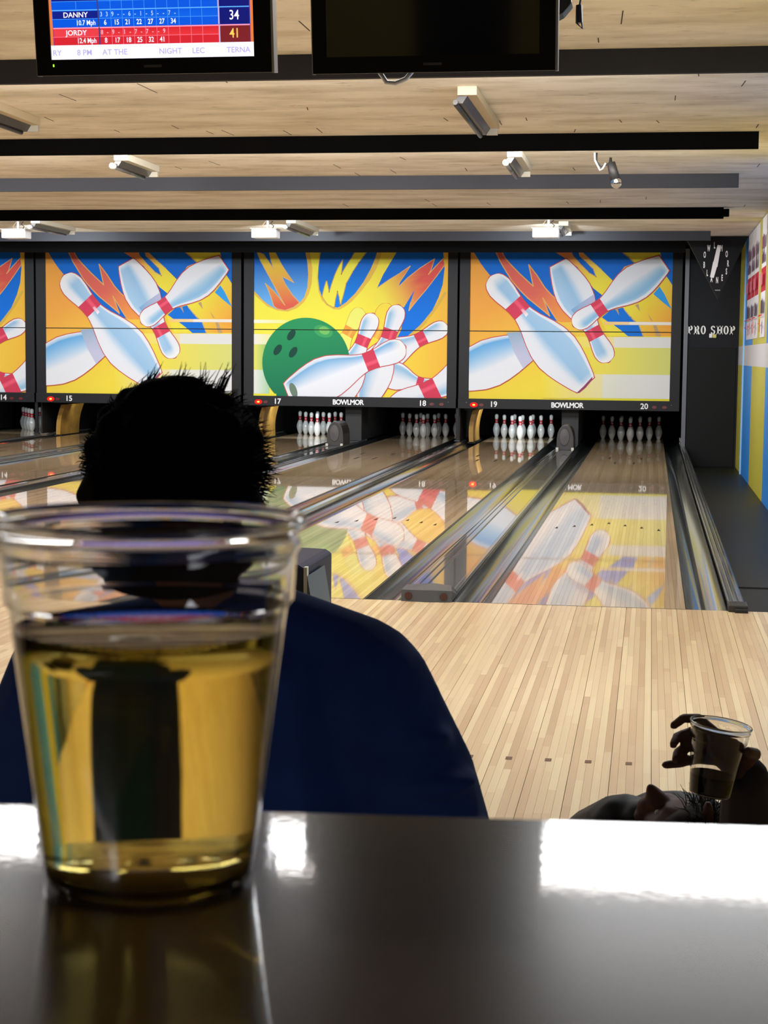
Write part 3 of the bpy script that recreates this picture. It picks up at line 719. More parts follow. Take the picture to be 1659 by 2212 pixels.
# banners on the right wall
bc_ = [(14.40, 13.56), (13.50, 12.78), (12.72, 11.98), (11.46, 10.66)]
names = ['farthest paper banner on the striped wall, white with maroon print, nearest the corner', 'second paper banner from the corner, white with red and maroon print', 'third paper banner from the corner, white with red block and dark print', 'nearest paper banner on the striped wall, white with red print, at the picture edge']
for (y1, y0), lab in zip(bc_, names):
    P = Print(y1-y0, 1.40, .0006)
    rnd = random.Random(int(y1*100))
    P.poly([(0, 0), (1, 0), (1, 1), (0, 1)], (222, 222, 230))
    P.poly([(0, .42), (1, .42), (1, .62), (0, .62)], (186, 44, 62))
    for k in range(14):
        u = .04+.92*k/14; hgt = rnd.uniform(.05, .13)
        P.poly([(u, .38-hgt), (u+.05, .38-hgt), (u+.055, .38), (u, .38)], (92, 52, 84))
        P.poly([(u, .70), (u+.05, .70-rnd.uniform(0, .03)), (u+.055, .80), (u, .80)], (84, 58, 92))
        P.poly([(u, .18-rnd.uniform(0, .05)), (u+.05, .16), (u+.055, .26), (u, .26)], (126, 70, 108))
    for k in range(5): P.poly([(.1+.16*k, .47), (.2+.16*k, .47), (.2+.16*k, .57), (.1+.16*k, .57)], (214, 120, 140))
    P.poly([(.02, .815), (.98, .815), (.98, .825), (.02, .825)], (204, 40, 50))
    P.poly([(.38, .85), (.52, .85), (.52, .96), (.38, .96)], (208, 44, 54))
    P.poly([(.06, .88), (.34, .88), (.34, .89), (.06, .89)], (208, 60, 60)); P.poly([(.6, .90), (.9, .90), (.9, .91), (.6, .91)], (150, 150, 190))
    t = thing('banner', lab, 'banner', (1.583, y1, 3.0), 'paper banners on the striped wall'); t.rotation_euler = (0, 0, -PI/2)
    MB().box(0, y1-y0, -.004, 0, -1.40, 0).build('sheet', mat('banner_paper', (220, 220, 228), .6), t)
    o = link('print', P.mesh('print', m_print), t); o.location = (0, -.0045, 0)

# triangular clock board hung from the ceiling
t = thing('clock_board', 'black triangular hanging board with a white-handed clock ringed by letters', 'clock', (1.16, 14.62, 2.62))
q = MB(); q.prism([(-.43, .39), (.42, .39), (.03, -.46)], -.06, .0, 'y'); q.build('board', mat('board_black', (24, 25, 28), .7, spec=.2), t)
q = MB(); q.prism([(-.43, .39), (.42, .39), (.03, -.46)], .001, .10, 'y'); q.build('box_back', m_black, t)
for ch, lx, lz in (('O', .998, 2.755), ('W', 1.05, 2.844), ('L', 1.127, 2.883), ('M', 1.22, 2.844), ('O', 1.293, 2.765), ('R', 1.314, 2.638), ('S', 1.296, 2.53), ('E', 1.24, 2.443), ('N', 1.174, 2.411), ('A', 1.098, 2.426), ('L', 1.039, 2.509), ('B', .994, 2.618)):
    put_text(ch, (lx-1.16, -.064, lz-2.62), .115, m_text, t, 'letter', sx=.34, bold=.004)
def hand(x0, z0, x1, z1, w0, w1, nm, yo=0):
    d_ = Vector((x1-x0, 0, z1-z0)); n_ = Vector((-d_.z, 0, d_.x)).normalized()
    A = Vector((x0, 0, z0)); B_ = Vector((x1, 0, z1))
    pts = [A-n_*w0, A+n_*w0, B_+n_*w1, B_-n_*w1]; q = MB(); q.prism([(p.x, p.z) for p in pts], -.080+yo, -.072+yo, 'y'); q.build(nm, m_text, t)
hand(-.02, -.02, .03, .27, .034, .024, 'minute_hand'); hand(-.012, .04, -.058, -.17, .034, .026, 'hour_hand', .0085)
MB().box(-.012, .060, -.07, -.061, -.35, -.335).build('maker_plate', mat('plate', (120, 120, 122), .4), t)

# ------------------------------------------------------------------ ceiling
def ceil_mat():
    m = mat('stained_ceiling_panel', (176, 150, 110), .8)
    n = m.node_tree.nodes; L = m.node_tree.links; b_ = n['Principled BSDF']
    tc = n.new('ShaderNodeTexCoord')
    def nz(sc, det=8, rough=.6):
        mp = n.new('ShaderNodeMapping'); mp.inputs['Scale'].default_value = sc; L.new(tc.outputs['Object'], mp.inputs[0])
        z = n.new('ShaderNodeTexNoise'); z.inputs['Scale'].default_value = 1; z.inputs['Detail'].default_value = det; z.inputs['Roughness'].default_value = rough
        L.new(mp.outputs[0], z.inputs['Vector']); return z.outputs[0]
    r1 = n.new('ShaderNodeValToRGB'); L.new(nz((1.1, 3.2, 1)), r1.inputs[0])
    r1.color_ramp.elements[0].position = .32; r1.color_ramp.elements[0].color = (*lin((206, 196, 174)), 1)
    r1.color_ramp.elements[1].position = .58; r1.color_ramp.elements[1].color = (*lin((244, 237, 222)), 1)
    r2_ = n.new('ShaderNodeValToRGB'); L.new(nz((4, 11, 1), 6, .7), r2_.inputs[0])
    r2_.color_ramp.elements[0].position = .27; r2_.color_ramp.elements[0].color = (.34, .32, .30, 1)
    r2_.color_ramp.elements[1].position = .42; r2_.color_ramp.elements[1].color = (1, 1, 1, 1)
    mx = n.new('ShaderNodeMix'); mx.data_type = 'RGBA'; mx.blend_type = 'MULTIPLY'; mx.inputs[0].default_value = .75
    L.new(r1.outputs[0], mx.inputs[6]); L.new(r2_.outputs[0], mx.inputs[7]); L.new(mx.outputs[2], b_.inputs['Base Color'])
    return m
m_ceil = ceil_mat()
MB().box(-14, 1.75, -14, -3.45, CEIL, CEIL+.1).build('ceiling_concourse', mat('dark_concourse_ceiling', (104, 92, 80), .9, spec=.2), kind='structure', label='darker ceiling over the seats behind the first valance')
ceil = MB().box(-14, 1.75, -3.45, 14.66, CEIL, CEIL+.1).build('ceiling', m_ceil, kind='structure', label='stained tan board ceiling crossed by dark valances')
MB().box(-14, 1.75, 14.66, 20, CEIL, CEIL+.1).build('ceiling_over_pins', m_beam_black, kind='structure')
cr = random.Random(5); crm = mat('joint_dark', (70, 56, 38), .8)
for (ya, yb, n_) in ((-1.0, -.1, 6), (.4, 3.4, 26), (4.8, 6.3, 9), (7.2, 9.8, 8)):
    for k in range(n_):
        x_ = cr.uniform(-4, 1.4); y_ = cr.uniform(ya, yb); ln = cr.uniform(.12, .38); dx = cr.uniform(-.02, .02)
        q = MB(); q.prism([(x_, y_), (x_+.006, y_), (x_+dx+.006, y_+ln), (x_+dx, y_+ln)], CEIL-.0015, CEIL+.001, 'z'); q.build('open_joint', crm, ceil)
BH = .125
beams = [(0, -3.47, m_beam_black, 1.58), (1, .15, m_beam, 1.58), (2, 3.62, m_beam_black, 1.05), (3, 6.50, m_beam, 1.05), (4, 10.0, m_beam_black, 1.06), (5, 13.58, m_beam, 1.04)]
labs = ['black valance board just before the scoring screens', 'charcoal valance board crossing behind the two screens', 'black valance board, second from the top', 'charcoal valance board, third from the top, behind the spot lamp', 'black valance board, fourth from the top, above the projectors', 'charcoal valance board directly above the murals, behind the projectors']
for k, y, m_, xe in beams:
    q = MB(); q.box(-14, xe, y, y+.04, CEIL-BH-(.01 if k == 1 else 0), CEIL); o = q.build('trim_%d' % (k+1), m_, kind='structure', label=labs[k])
    if k == 4:
        MB().box(xe-.0, xe+.06, y-.02, y+.09, CEIL-.10, CEIL-.02).build('end_piece', m_beam_black, o)
MB().box(-14, .74, 14.66, 14.70, 2.80, CEIL).build('trim_7', m_beam_black, kind='structure', label='black header board above the murals')
# luminaires behind valances 1, 3 and 5, plus an added tube row
def luminaire(X, Y, L_, W_, lab, grp, dz=.07):
    t = thing('fluorescent_fixture', lab, 'ceiling light', (X, Y, CEIL), grp)
    MB().box(-L_/2, L_/2, -W_/2, W_/2, -dz*.7, 0).build('housing', m_white, t, bevel=.004)
    MB().box(-L_/2+.02, L_/2-.02, -W_/2+.02, W_/2-.02, -dz, -dz*.7).build('diffuser', m_diff, t)
for i, (x_, y_, l_, w_) in enumerate(((.74, -2.66, 1.64, 1.02), (-.81, -2.90, 1.42, .56), (-2.26, -2.90, 1.44, .56), (-3.71, -2.90, 1.44, .56), (-5.16, -2.90, 1.44, .56))):
    luminaire(x_, y_, l_, w_, 'wide lit ceiling fixture over the approach, number %s from the right wall' % ['first', 'second', 'third', 'fourth', 'fifth'][i], 'wide fixtures over the approach')
for i, x_ in enumerate((-.4, -2.9, -5.4)):  # housings for the row added to light the near lanes
    luminaire(x_, .34, 2.3, .08, 'added slim tube fixture hidden behind the first charcoal valance, %s from the right' % ['first', 'second', 'third'][i], 'added tubes behind the first charcoal valance', .05)
for i, x_ in enumerate((-.4, -2.9, -5.4, -7.9)):
    luminaire(x_, 3.78, 2.3, .08, 'slim tube fixture hidden behind the second valance, %s from the right' % ['first', 'second', 'third', 'fourth'][i], 'tubes behind the second valance', .05)
for i, x_ in enumerate((-.4, -2.9, -5.4, -7.9, -10.4)):
    luminaire(x_, 10.18, 2.3, .08, 'slim tube fixture hidden behind the fourth valance, %s from the right' % ['first', 'second', 'third', 'fourth', 'fifth'][i], 'tubes behind the fourth valance', .05)
# lane strip fixtures running along the lanes
def strip(X, Y0, Y1, lab, near):
    L_ = Y1-Y0
    t = thing('strip_fixture', lab, 'ceiling light', (X, Y0, CEIL), 'strip fixtures running along the lanes')
    MB().box(-.06, .06, 0, L_, -.055, 0).build('housing', m_cream if near else m_creamg, t, bevel=.004)
    q = MB(); q.prism([(-.085, -.10), (-.03, -.10), (-.0, -.054), (-.055, -.054)], .03, L_-.02, 'y'); q.build('reflector', m_dark_lens, t)
    q = MB(); q.tube([(-.070, .03, -.108), (-.070, L_-.04, -.108)], .016, 10); q.build('tube', m_dark_lens if near else mat('grey_tube', (70, 68, 66), .2), t, smooth=True)
    q = MB(); q.tube([(-.070, -.02, -.100), (-.070, .03, -.100)], .024 if not near else .016, 12); q.build('tube_socket', m_white if not near else m_dark_lens, t)
    MB().box(-.03, .05, L_-.03, L_, -.1, -.05).build('end_bracket', m_creamg, t)
strip(-.85, 1.34, 2.92, 'cream strip fixture with a dark underside right of the dark screen', True)
strip(-4.08, 1.1, 2.47, 'strip fixture at the left picture edge below the lit screen', True)
strip(-.82, 4.62, 5.75, 'strip fixture with a white socket left of the spot lamp', False)
strip(-4.12, 4.62, 5.55, 'strip fixture with a white socket in the left half, below the second valance', False)
strip(-7.38, 11.3, 12.65, 'small strip fixture beside the leftmost projector', False)
strip(-4.12, 11.4, 12.9, 'small strip fixture beside the middle projector', False)
strip(-.80, 11.90, 12.98, 'small strip fixture directly behind the rightmost projector', False)
# projectors
for X, lab in ((-1.0, 'white ceiling projector above the two lanes nearest the right wall'), (-4.51, 'white ceiling projector in front of the green ball mural'), (-7.79, 'white ceiling projector at the left edge above lanes 15 and 16')):
    t = thing('projector', lab, 'projector', (X, 11.7, 2.85), 'white projectors under the fourth valance')
    MB().box(-.16, .16, -.10, .13, -.055, .055).build('body', m_white, t, bevel=.014)
    MB().box(-.17, .17, -.12, .15, .0555, .062).build('top_plate', m_text, t, bevel=.002)
    q = MB(); q.tube([(.03, 0, .06), (.03, 0, CEIL-2.85)], .016, 10); q.build('pole', m_white, t, smooth=True)
    q = MB(); q.tube([(.08, .02, .06), (.10, .03, .10), (.06, .03, .13), (.09, .02, CEIL-2.85)], .006, 6); q.build('cable', m_black, t)
    q = MB(); q.tube([(-.04, .02, .06), (-.05, .03, .10), (0.0, .03, CEIL-2.85)], .004, 6); q.build('cable', m_cream, t)
    q = MB(); q.tube([(.06, .12, 0), (.06, .17, 0)], .035, 16); q.build('lens', m_black, t)
    MB().box(.085, .10, -.103, -.10, -.012, -.006).build('port', m_dgrey, t)
# spot lamp with bare bulb
t = thing('spot_lamp', 'black spot lamp with a clear round bulb hanging below the second valance', 'lamp', (-.10, 4.85, CEIL))
q = MB(); q.tube([(-.085, 0, 0), (-.082, 0, -.06), (-.04, 0, -.14), (-.02, 0, -.13), (.005, 0, -.085)], .007, 8); q.build('white_cable', m_white, t, smooth=True)
q = MB(); q.tube([(-.07, .01, 0), (-.07, .01, -.07), (-.03, .01, -.11), (.03, .01, -.09), (.05, .01, -.06)], .008, 8); q.build('arm', m_black, t, smooth=True)
q = MB(); q.tube([(.045, 0, -.04), (.045, 0, -.075), (.048, 0, -.08), (.085, 0, -.215)], [.010, .014, .034, .042], 16); q.build('shade', m_black, t, smooth=True)
glass = bpy.data.materials.new('clear_glass'); glass.use_nodes = True; gb = glass.node_tree.nodes['Principled BSDF']
gb.inputs['Transmission Weight'].default_value = 1; gb.inputs['Roughness'].default_value = .02; gb.inputs['IOR'].default_value = 1.3; gb.inputs['Base Color'].default_value = (.9, .9, .88, 1)
bm = bmesh.new(); icos(bm, (.095, 0, -.245), .044, 3); me = bpy.data.meshes.new('bulb'); bm.to_mesh(me); bm.free(); me.materials.append(glass); me.shade_smooth(); link('bulb', me, t)
bm = bmesh.new(); icos(bm, (.092, 0, -.232), .012, 2); me = bpy.data.meshes.new('filament'); bm.to_mesh(me); bm.free(); me.materials.append(emis('warm_filament', (255, 250, 240), 3)); link('filament', me, t)
# camera-like speaker lamp right of the dark screen
t = thing('stage_lamp', 'black stage lamp with a dangling cable beside the dark screen', 'lamp', (-.022, -3.28, 2.525))
q = MB(); q.prism([(-.10, -.06), (.01, -.005), (.040, .03), (.03, .07), (-.005, .085), (-.10, .05)], -.05, .05, 'y'); q.build('body', m_dgrey, t, bevel=.006)
q = MB(); q.box(-.045, -.030, -.01, .01, .06, CEIL-2.525); q.build('bracket', m_black, t)
q = MB(); q.box(-.030, -.018, -.012, -.008, .08, CEIL-2.525); q.build('chrome_rod', m_chrome, t)
q = MB(); q.tube([(.03, 0, .17), (.065, 0, .13), (.07, 0, .07), (.062, 0, .02), (.055, 0, -.03), (.075, 0, -.05), (.07, 0, .0)], .0035, 6); q.build('cable', m_dgrey, t)
q = MB(); q.tube([(.062, 0, .03), (.064, 0, -.03)], [.011, .013], 8); q.build('cable_bundle', m_dgrey, t)

# ------------------------------------------------------------------ masking units
def unit(X0, kind, nl, nr, lit, lab, word=True):
    t = thing('masking_unit', lab, 'mural panel', (X0, 16.48, 0), 'painted masking units above the pins')
    W_ = PW
    ms = MA if kind == 'a' else MBm
    MB().box(0, W_, .001, .03, .70+PH*.464, 2.905).build('upper_panel', m_print, t)
    MB().box(0, W_, .001, .03, .70, .70+PH*.4615).build('lower_panel', m_print, t)
    ch = [o for o in COL.objects if o.parent == t]
    for o, me in zip(ch, ms): link('mural', me, o).location = (0, 0, 2.905)
    MB().box(0, W_, -.004, .012, .70+PH*.4615, .70+PH*.4672).build('panel_seam', m_seam, t)
    MB().box(-.16, -.0, -.02, .05, .556, 2.93).build('side_stile', m_frame, t, bevel=.006)
    MB().box(W_, W_+.15, -.02, .05, .556, 2.93).build('side_stile', m_frame, t, bevel=.006)
    MB().box(-.16, W_+.15, -.03, .05, 2.905, 3.0).build('top_rail', m_beam_black, t)
    MB().box(-.16, W_+.15, -.05, .05, .548, .70).build('bottom_rail', m_frame, t, bevel=.005)
    T = lambda s_, x_, sz, **k: put_text(s_, (x_, -.053, .615), sz, m_text, t, 'number' if s_.isdigit() else 'lettering', **k)
    T(str(nl), .385, .118, bold=.002); T(str(nr), 2.65 if kind == 'a' else 2.655, .118, bold=.002)
    if word: T('BOWLMOR', 1.50, .108, bold=.0035, sx=.92, spacing=.92)
    for x_, on_ in ((.085, lit[0]), (.20, 0), (W_-.22, 0), (W_-.07, lit[1])):
        q = MB(); q.tube([(x_, -.05, .606), (x_, -.06, .606)], .056 if on_ else .036, 20); o = q.build('indicator_lamp', m_led if on_ else m_leddim, t); 
        o.scale = (1, 1, .62); o.location.z = .606*.38
        if on_:
            q = MB(); q.tube([(x_, -.0601, .606), (x_, -.063, .606)], .022, 16); c2 = q.build('lamp_core', m_ledcore, o)
    for x_ in (-.03, W_+.03):
        q = MB(); q.tube([(x_, -.05, .64), (x_, -.054, .64)], .006, 8); q.build('screw', m_chrome, t)
    return t
unit(-2.43, 'a', 19, 20, (1, 0), 'mural unit above lanes 19 and 20 with three flying pins, beside the clock')
unit(-5.79, 'b', 17, 18, (1, 0), 'mural unit above lanes 17 and 18 with a green ball striking pins')
unit(-9.16, 'a', 15, 16, (1, 1), 'mural unit above lanes 15 and 16 with flying pins, behind the dark head')
unit(-12.52, 'b', 13, 14, (0, 0), 'mural unit above lanes 13 and 14, cut by the left picture edge')
MB().box(.775, .835, 16.44, 16.50, -.05, 2.96).build('trim_8', m_post, kind='structure', label='thin grey post between the last mural unit and the charcoal partition')
for X, lab in ((-2.60, 'dark post under the mural frames left of lane nineteen'), (-5.965, 'dark post under the mural frames left of lane seventeen'), (-9.335, 'dark post under the mural frames left of lane fifteen')):
    t = thing('support_post', lab, 'post', (X, 16.5, .005), 'posts between the lane pairs')
    MB().box(-.022, .022, -.02, .02, .036, .545).build('shaft', m_frame, t); MB().box(-.04, .04, -.04, .04, .036, .056).build('foot', m_dgrey, t)
    MB().box(-.012, .012, .22, 2.9, .036, .545).build('partition', m_black, t)  # added divider, blocks pin light from spilling into the next pair
for n in (19, 17, 15):
    t = thing('kickback_panel', 'curved yellow kickback panel beside the pins of %s' % LN[n], 'panel', (LX[n]-.66, 17.0, 0), 'yellow kickback panels')
    q = MB(); rs = []
    for i in range(13):
        z_ = .5*i/12; bend = -.035*math.sin(PI*z_/.55)+(.06 if n != 15 else .10)*(z_/.5); rs.append([(bend-.035, 0, z_), (bend+.035, 0, z_), (bend+.04, .9, z_), (bend-.03, .9, z_), (bend-.035, 0, z_)])
    q.grid(rs); q.build('panel', m_yellow, t)
    MB().box(-.06, .06, .0, .9, -.01, .012).build('rubber_base', m_black, t)
for n in LX:
    t = thing('pit_curtain', 'black pit curtain hanging behind the pins of %s' % LN[n], 'curtain', (LX[n], 19.6, 0), 'pit curtains')
    q = MB(); q.grid([[(-.8+1.6*i/24, .01*math.sin(i*1.9), z_) for i in range(25)] for z_ in (0, .5, 1.0)]); q.build('cloth', m_beam_black, t)

# ------------------------------------------------------------------ pins
INP = [(0, 1.9), (.1, 2.03), (.75, 2.83), (2.25, 3.9), (3.375, 4.51), (4.5, 4.766), (5.875, 4.56), (7.25, 3.70), (8.625, 2.47), (9.375, 1.965), (10, 1.797), (10.875, 1.87), (11.75, 2.09), (12.625, 2.41), (13.5, 2.547), (14.2, 2.35), (14.7, 1.65), (14.93, .9), (15, .05)]
IN = .0254
bodym = MB().lathe([(r/2*IN, z*IN) for z, r in [(0, .05)]+INP], 20).mesh('pin_body', m_pin, True)
def prof_at(z):
    for (a_, x_), (b_, y_) in zip(INP, INP[1:]):
        if z <= b_: return x_+(y_-x_)*(z-a_)/(b_-a_)
def stripe(z0, z1):
    zs = [z0+(z1-z0)*i/6 for i in range(7)]
    return MB().lathe([(prof_at(z)/2*IN+.0009, z*IN) for z in zs], 20).mesh('neck_stripe', m_pinred, True)
st1, st2 = stripe(9.0, 10.1), stripe(10.35, 11.6)
pos = [(0, 0, 'head pin of the rack'), (-1, 1, 'left pin of the second row'), (1, 1, 'right pin of the second row'), (-2, 2, 'left pin of the third row'), (0, 2, 'middle pin of the third row'), (2, 2, 'right pin of the third row'), (-3, 3, 'left corner pin of the back row'), (-1, 3, 'inner left pin of the back row'), (1, 3, 'inner right pin of the back row'), (3, 3, 'right corner pin of the back row')]
proto = None
for n in (20, 19, 18, 17, 16, 15, 14):
    for k, (i, r_, lab) in enumerate(pos):
        loc = (LX[n]+i*.1524, 18.288+r_*.264, .0002)
        lb = 'white pin with red neck stripes, %s on %s' % (lab, LN[n])
        if proto is None:
            proto = thing('bowling_pin', lb, 'bowling pin', loc, 'pins set on lane 20')
            link('body', bodym, proto); link('neck_stripe', st1, proto); link('neck_stripe', st2, proto)
        else:
            dup(proto, loc, lb, 'pins set on lane %d' % n)

# ------------------------------------------------------------------ screens
TVY = -3.709
def tv(X0, X1, Z0, lab, sx0, sx1, sz0):
    Wt = X1-X0; sw = sx1-sx0; sh = sw*9/16*1.0; H_ = (sz0-Z0)+sh+.045
    t = thing('scoring_screen', lab, 'screen', ((X0+X1)/2, TVY, Z0), None)
    x0, x1 = -Wt/2, Wt/2; a0, a1 = sx0-(X0+X1)/2, sx1-(X0+X1)/2; b0 = sz0-Z0; b1 = b0+sh
    q = MB(); q.box(x0, a0, 0, .05, 0, H_); q.box(a1, x1, 0, .05, 0, H_); q.box(a0, a1, 0, .05, 0, b0); q.box(a0, a1, 0, .05, b1, H_); q.build('bezel', m_tv, t)
    MB().box(x0+.005, x1-.005, .0505, .10, .005, H_-.005).build('back_cover', m_black, t, bevel=.01)
    MB().box(x1+.001, x1+.009, .005, .06, -.002, H_).build('silver_rim', m_silver, t)
    MB().box(x0-.004, x0-.0005, .005, .05, -.002, H_).build('silver_rim', m_silver, t)
    MB().box(-.03, .03, -.0008, 0, b0*.42, b0*.42+.008).build('badge', mat('badge_grey', (66, 66, 68), .5), t)
    o = MB().box(x0+.01, x1-.01, .05, .17, H_-.01, CEIL-Z0).build('mount_box', m_black, t); o.rotation_euler = (-.14, 0, 0)
    t.rotation_euler = (.14, 0, 0)
    return t, a0, a1, b0, b1
t2, a0, a1, b0, b1 = tv(-.798, -.013, 2.268, 'dark switched-off scoring screen, right of the lit one', -.754, -.063, 2.320)
MB().box(a0, a1, .006, .05, b0, b1).build('screen', m_screen_off, t2)
q = MB(); q.tube([(-.19, .09, .01), (-.165, .09, -.028), (-.135, .09, -.032), (-.10, .09, -.018), (-.075, .09, .01)], .008, 8); q.build('cable_loop', m_text, t2, smooth=True)
t1, a0, a1, b0, b1 = tv(-1.736, -.937, 2.277, 'lit scoring screen with blue and red player rows', -1.686, -.993, 2.328)
MB().box(a0, a1, .008, .05, b0, b1).build('screen', m_tv, t1)
MB().box(a0+.006, a0+.010, -.002, 0, .028, .036).build('power_led', m_green, t1)
sp = Print(a1-a0, b1-b0, .0002)
SH = 246.0
def sr(x0, x1, y0, y1, c_, c2=None):   # px from the lower left corner of the display (438 px wide)
    u0, u1, v0, v1 = x0/438, x1/438, 1-y1/SH, 1-y0/SH
    sp.poly([(u0, v0), (u1, v0), (u1, v1), (u0, v1)], c_, c2, (u0, v0), (u0, v1))
sr(0, 438, 0, 246, (10, 60, 170)); sr(0, 438, 0, 29, (246, 240, 255)); sr(0, 6, 29, 246, (222, 120, 60)); sr(431, 438, 29, 246, (222, 120, 60))
cols = [110+24.4*k for k in range(10)]+[364]
txt = []
rowsd = [(29, 'JORDY', '12.4 Mph', '8-9-1-7-7--9', ['8', '17', '18', '25', '32', '41'], '41', 1),
         (65, 'DANNY', '10.7 Mph', '339--6-1-5--7-', ['6', '15', '21', '22', '27', '27', '34'], '34', 0),
         (100, 'LOGAN', '10.5 Mph', '--8--76-6-7-', ['0', '8', '15', '23', '31', '38', '38'], '38', 0)]
for y0, nm, mph, marks, cum, tot, red in rowsd:
    A, B_, D_, LN, TOP = ((206, 36, 48), (224, 52, 58), (120, 32, 40), (250, 120, 140), (255, 150, 180)) if red else ((6, 84, 214), (12, 96, 220), (16, 22, 110), (70, 150, 240), (90, 170, 250))
    sr(7, 430, y0, y0+35, A); sr(8, 106, y0+17, y0+32, (226, 60, 70) if red else (16, 30, 130)); sr(106, 364, y0+17, y0+33, A, B_)
    sr(364, 430, y0, y0+33, D_); sr(7, 430, y0+33, y0+35.5, TOP); sr(7, 364, y0+16, y0+17, LN); sr(60, 61, y0+1, y0+16, LN)
    sr(106, 109, y0, y0+35, (60, 60, 120)); sr(364, 367, y0, y0+35, (190, 170, 210))
    for cx_ in cols[1:-1]: sr(cx_, cx_+.9, y0, y0+33, LN)
    txt.append((nm, 58, y0+24, 15, (250, 240, 255), 1.0)); txt.append((mph, 80, y0+8, 14.5, (235, 240, 255), .78))
    for k, ch in enumerate(marks): txt.append((ch, 114+12.2*k, y0+24.5, 13, (170, 200, 255) if not red else (255, 170, 190), .8))
    for k, ch in enumerate(cum): txt.append((ch, cols[k]+12, y0+8, 14.5, (240, 245, 255), .8))
    txt.append((tot, 398, y0+17, 27, (250, 240, 255) if not red else (255, 200, 90), .8))
for ch, x_ in (('RY', 14), ('8 PM', 74), ('AT THE', 140), ('NIGHT', 260), ('LEC', 320), ('TERNA', 405)): txt.append((ch, x_, 13, 16, (176, 168, 222), 1.0))
sr(7, 430, 136, 246, (8, 70, 190), (10, 40, 120))
sc = link('display', sp.mesh('display', m_lit_screen), t1); sc.location = (a0, .0075, b1)
tm = {}
for s_, x_, y_, sz, c_, sx in txt:
    if c_ not in tm: tm[c_] = emis('glow_text', c_, 1.3)
    me = text_mesh(s_, sz/438*(a1-a0), 0, .0003, sx); me.materials.clear(); me.materials.append(tm[c_])
    link('lettering', me, sc).location = (x_/438*(a1-a0), -.0065, -(b1-b0)+y_/SH*(b1-b0))

# ------------------------------------------------------------------ ball return on the approach
t = thing('ball_return', 'navy ball-return machine on the approach, mostly hidden by the navy jacket', 'ball return', (-1.19, -3.2, -.045))
MB().box(-.16, .16, -.35, .35, .046, .40).build('pedestal', m_dgrey, t, bevel=.02)
q = MB(); q.prism([(-.29, .40), (.275, .40), (.275, .625), (.25, .64), (-.25, .655), (-.29, .62)], -.02, .5, 'y'); q.build('hood', mat('navy_gloss', (16, 24, 50), .55), t, bevel=.01)
MB().box(.270, .283, -.03, .0, .42, .632).build('trim_edge', m_creamg, t, bevel=.002)
q = MB(); q.prism([(.284, .42), (.315, .42), (.284, .60)], -.03, .3, 'y'); q.build('side_fin', mat('fin_grey', (84, 92, 98), .4), t)
q = MB(); q.tube([(-.28, -.02, .44), (-.28, -.7, .43), (0, -.82, .43), (.28, -.7, .43), (.28, -.02, .44)], .02, 10); q.build('rack_rail', m_cap, t, smooth=True)

# ------------------------------------------------------------------ table with the big cup
TZ = 1.1965
tt = thing('bar_table', 'dark glossy wooden bar table filling the bottom of the picture', 'table', (.22, -8.617, 0), None, .082)
tm_ = bpy.data.materials.new('dark_lacquered_wood'); tm_.use_nodes = True
n = tm_.node_tree.nodes; L = tm_.node_tree.links; b_ = n['Principled BSDF']
tc = n.new('ShaderNodeTexCoord'); mp = n.new('ShaderNodeMapping'); mp.inputs['Scale'].default_value = (3, 70, 3); L.new(tc.outputs['Object'], mp.inputs[0])
nz = n.new('ShaderNodeTexNoise'); nz.inputs['Scale'].default_value = 1; nz.inputs['Detail'].default_value = 5; L.new(mp.outputs[0], nz.inputs['Vector'])
cr_ = n.new('ShaderNodeValToRGB'); L.new(nz.outputs[0], cr_.inputs[0]); cr_.color_ramp.elements[0].position = .3; cr_.color_ramp.elements[1].position = .75
cr_.color_ramp.elements[0].color = (*lin((34, 22, 17)), 1); cr_.color_ramp.elements[1].color = (*lin((62, 42, 33)), 1)
L.new(cr_.outputs[0], b_.inputs['Base Color']); b_.inputs['Roughness'].default_value = .23; b_.inputs['Coat Weight'].default_value = 1; b_.inputs['Coat Roughness'].default_value = .035; b_.inputs['Specular IOR Level'].default_value = 1.0
n2 = n.new('ShaderNodeTexNoise'); n2.inputs['Scale'].default_value = 260; L.new(tc.outputs['Object'], n2.inputs['Vector'])
bp = n.new('ShaderNodeBump'); bp.inputs['Strength'].default_value = .02; bp.inputs['Distance'].default_value = .001; L.new(n2.outputs[0], bp.inputs['Height']); L.new(bp.outputs[0], b_.inputs['Coat Normal'])
MB().box(-1.3, 1.25, -.62, 0, TZ-.04, TZ).build('tabletop', tm_, tt, bevel=.003)
MB().box(-1.2, 1.15, -.58, -.04, TZ-.09, TZ-.0405).build('apron', m_dgrey, tt)
for x_ in (-1.1, 1.05):
    for y_ in (-.52, -.10): MB().box(x_-.03, x_+.03, y_-.03, y_+.03, 0, TZ-.0905).build('leg', m_dgrey, tt, bevel=.004)

cupm = bpy.data.materials.new('clear_plastic'); cupm.use_nodes = True; gb = cupm.node_tree.nodes['Principled BSDF']
gb.inputs['Transmission Weight'].default_value = 1; gb.inputs['Roughness'].default_value = .015; gb.inputs['IOR'].default_value = 1.45; gb.inputs['Base Color'].default_value = (.93, .93, .92, 1)
def liquid(name, colr, dens):
    m = bpy.data.materials.new(name); m.use_nodes = True; nn = m.node_tree.nodes; g_ = nn['Principled BSDF']
    g_.inputs['Transmission Weight'].default_value = 1; g_.inputs['Roughness'].default_value = 0; g_.inputs['IOR'].default_value = 1.335; g_.inputs['Base Color'].default_value = (1, 1, 1, 1)
    v = nn.new('ShaderNodeVolumeAbsorption'); v.inputs[0].default_value = (*colr, 1); v.inputs[1].default_value = dens
    m.node_tree.links.new(v.outputs[0], nn['Material Output'].inputs['Volume']); return m
beer = liquid('golden_beer', (.992, .855, .02), 25)
MMm = .001
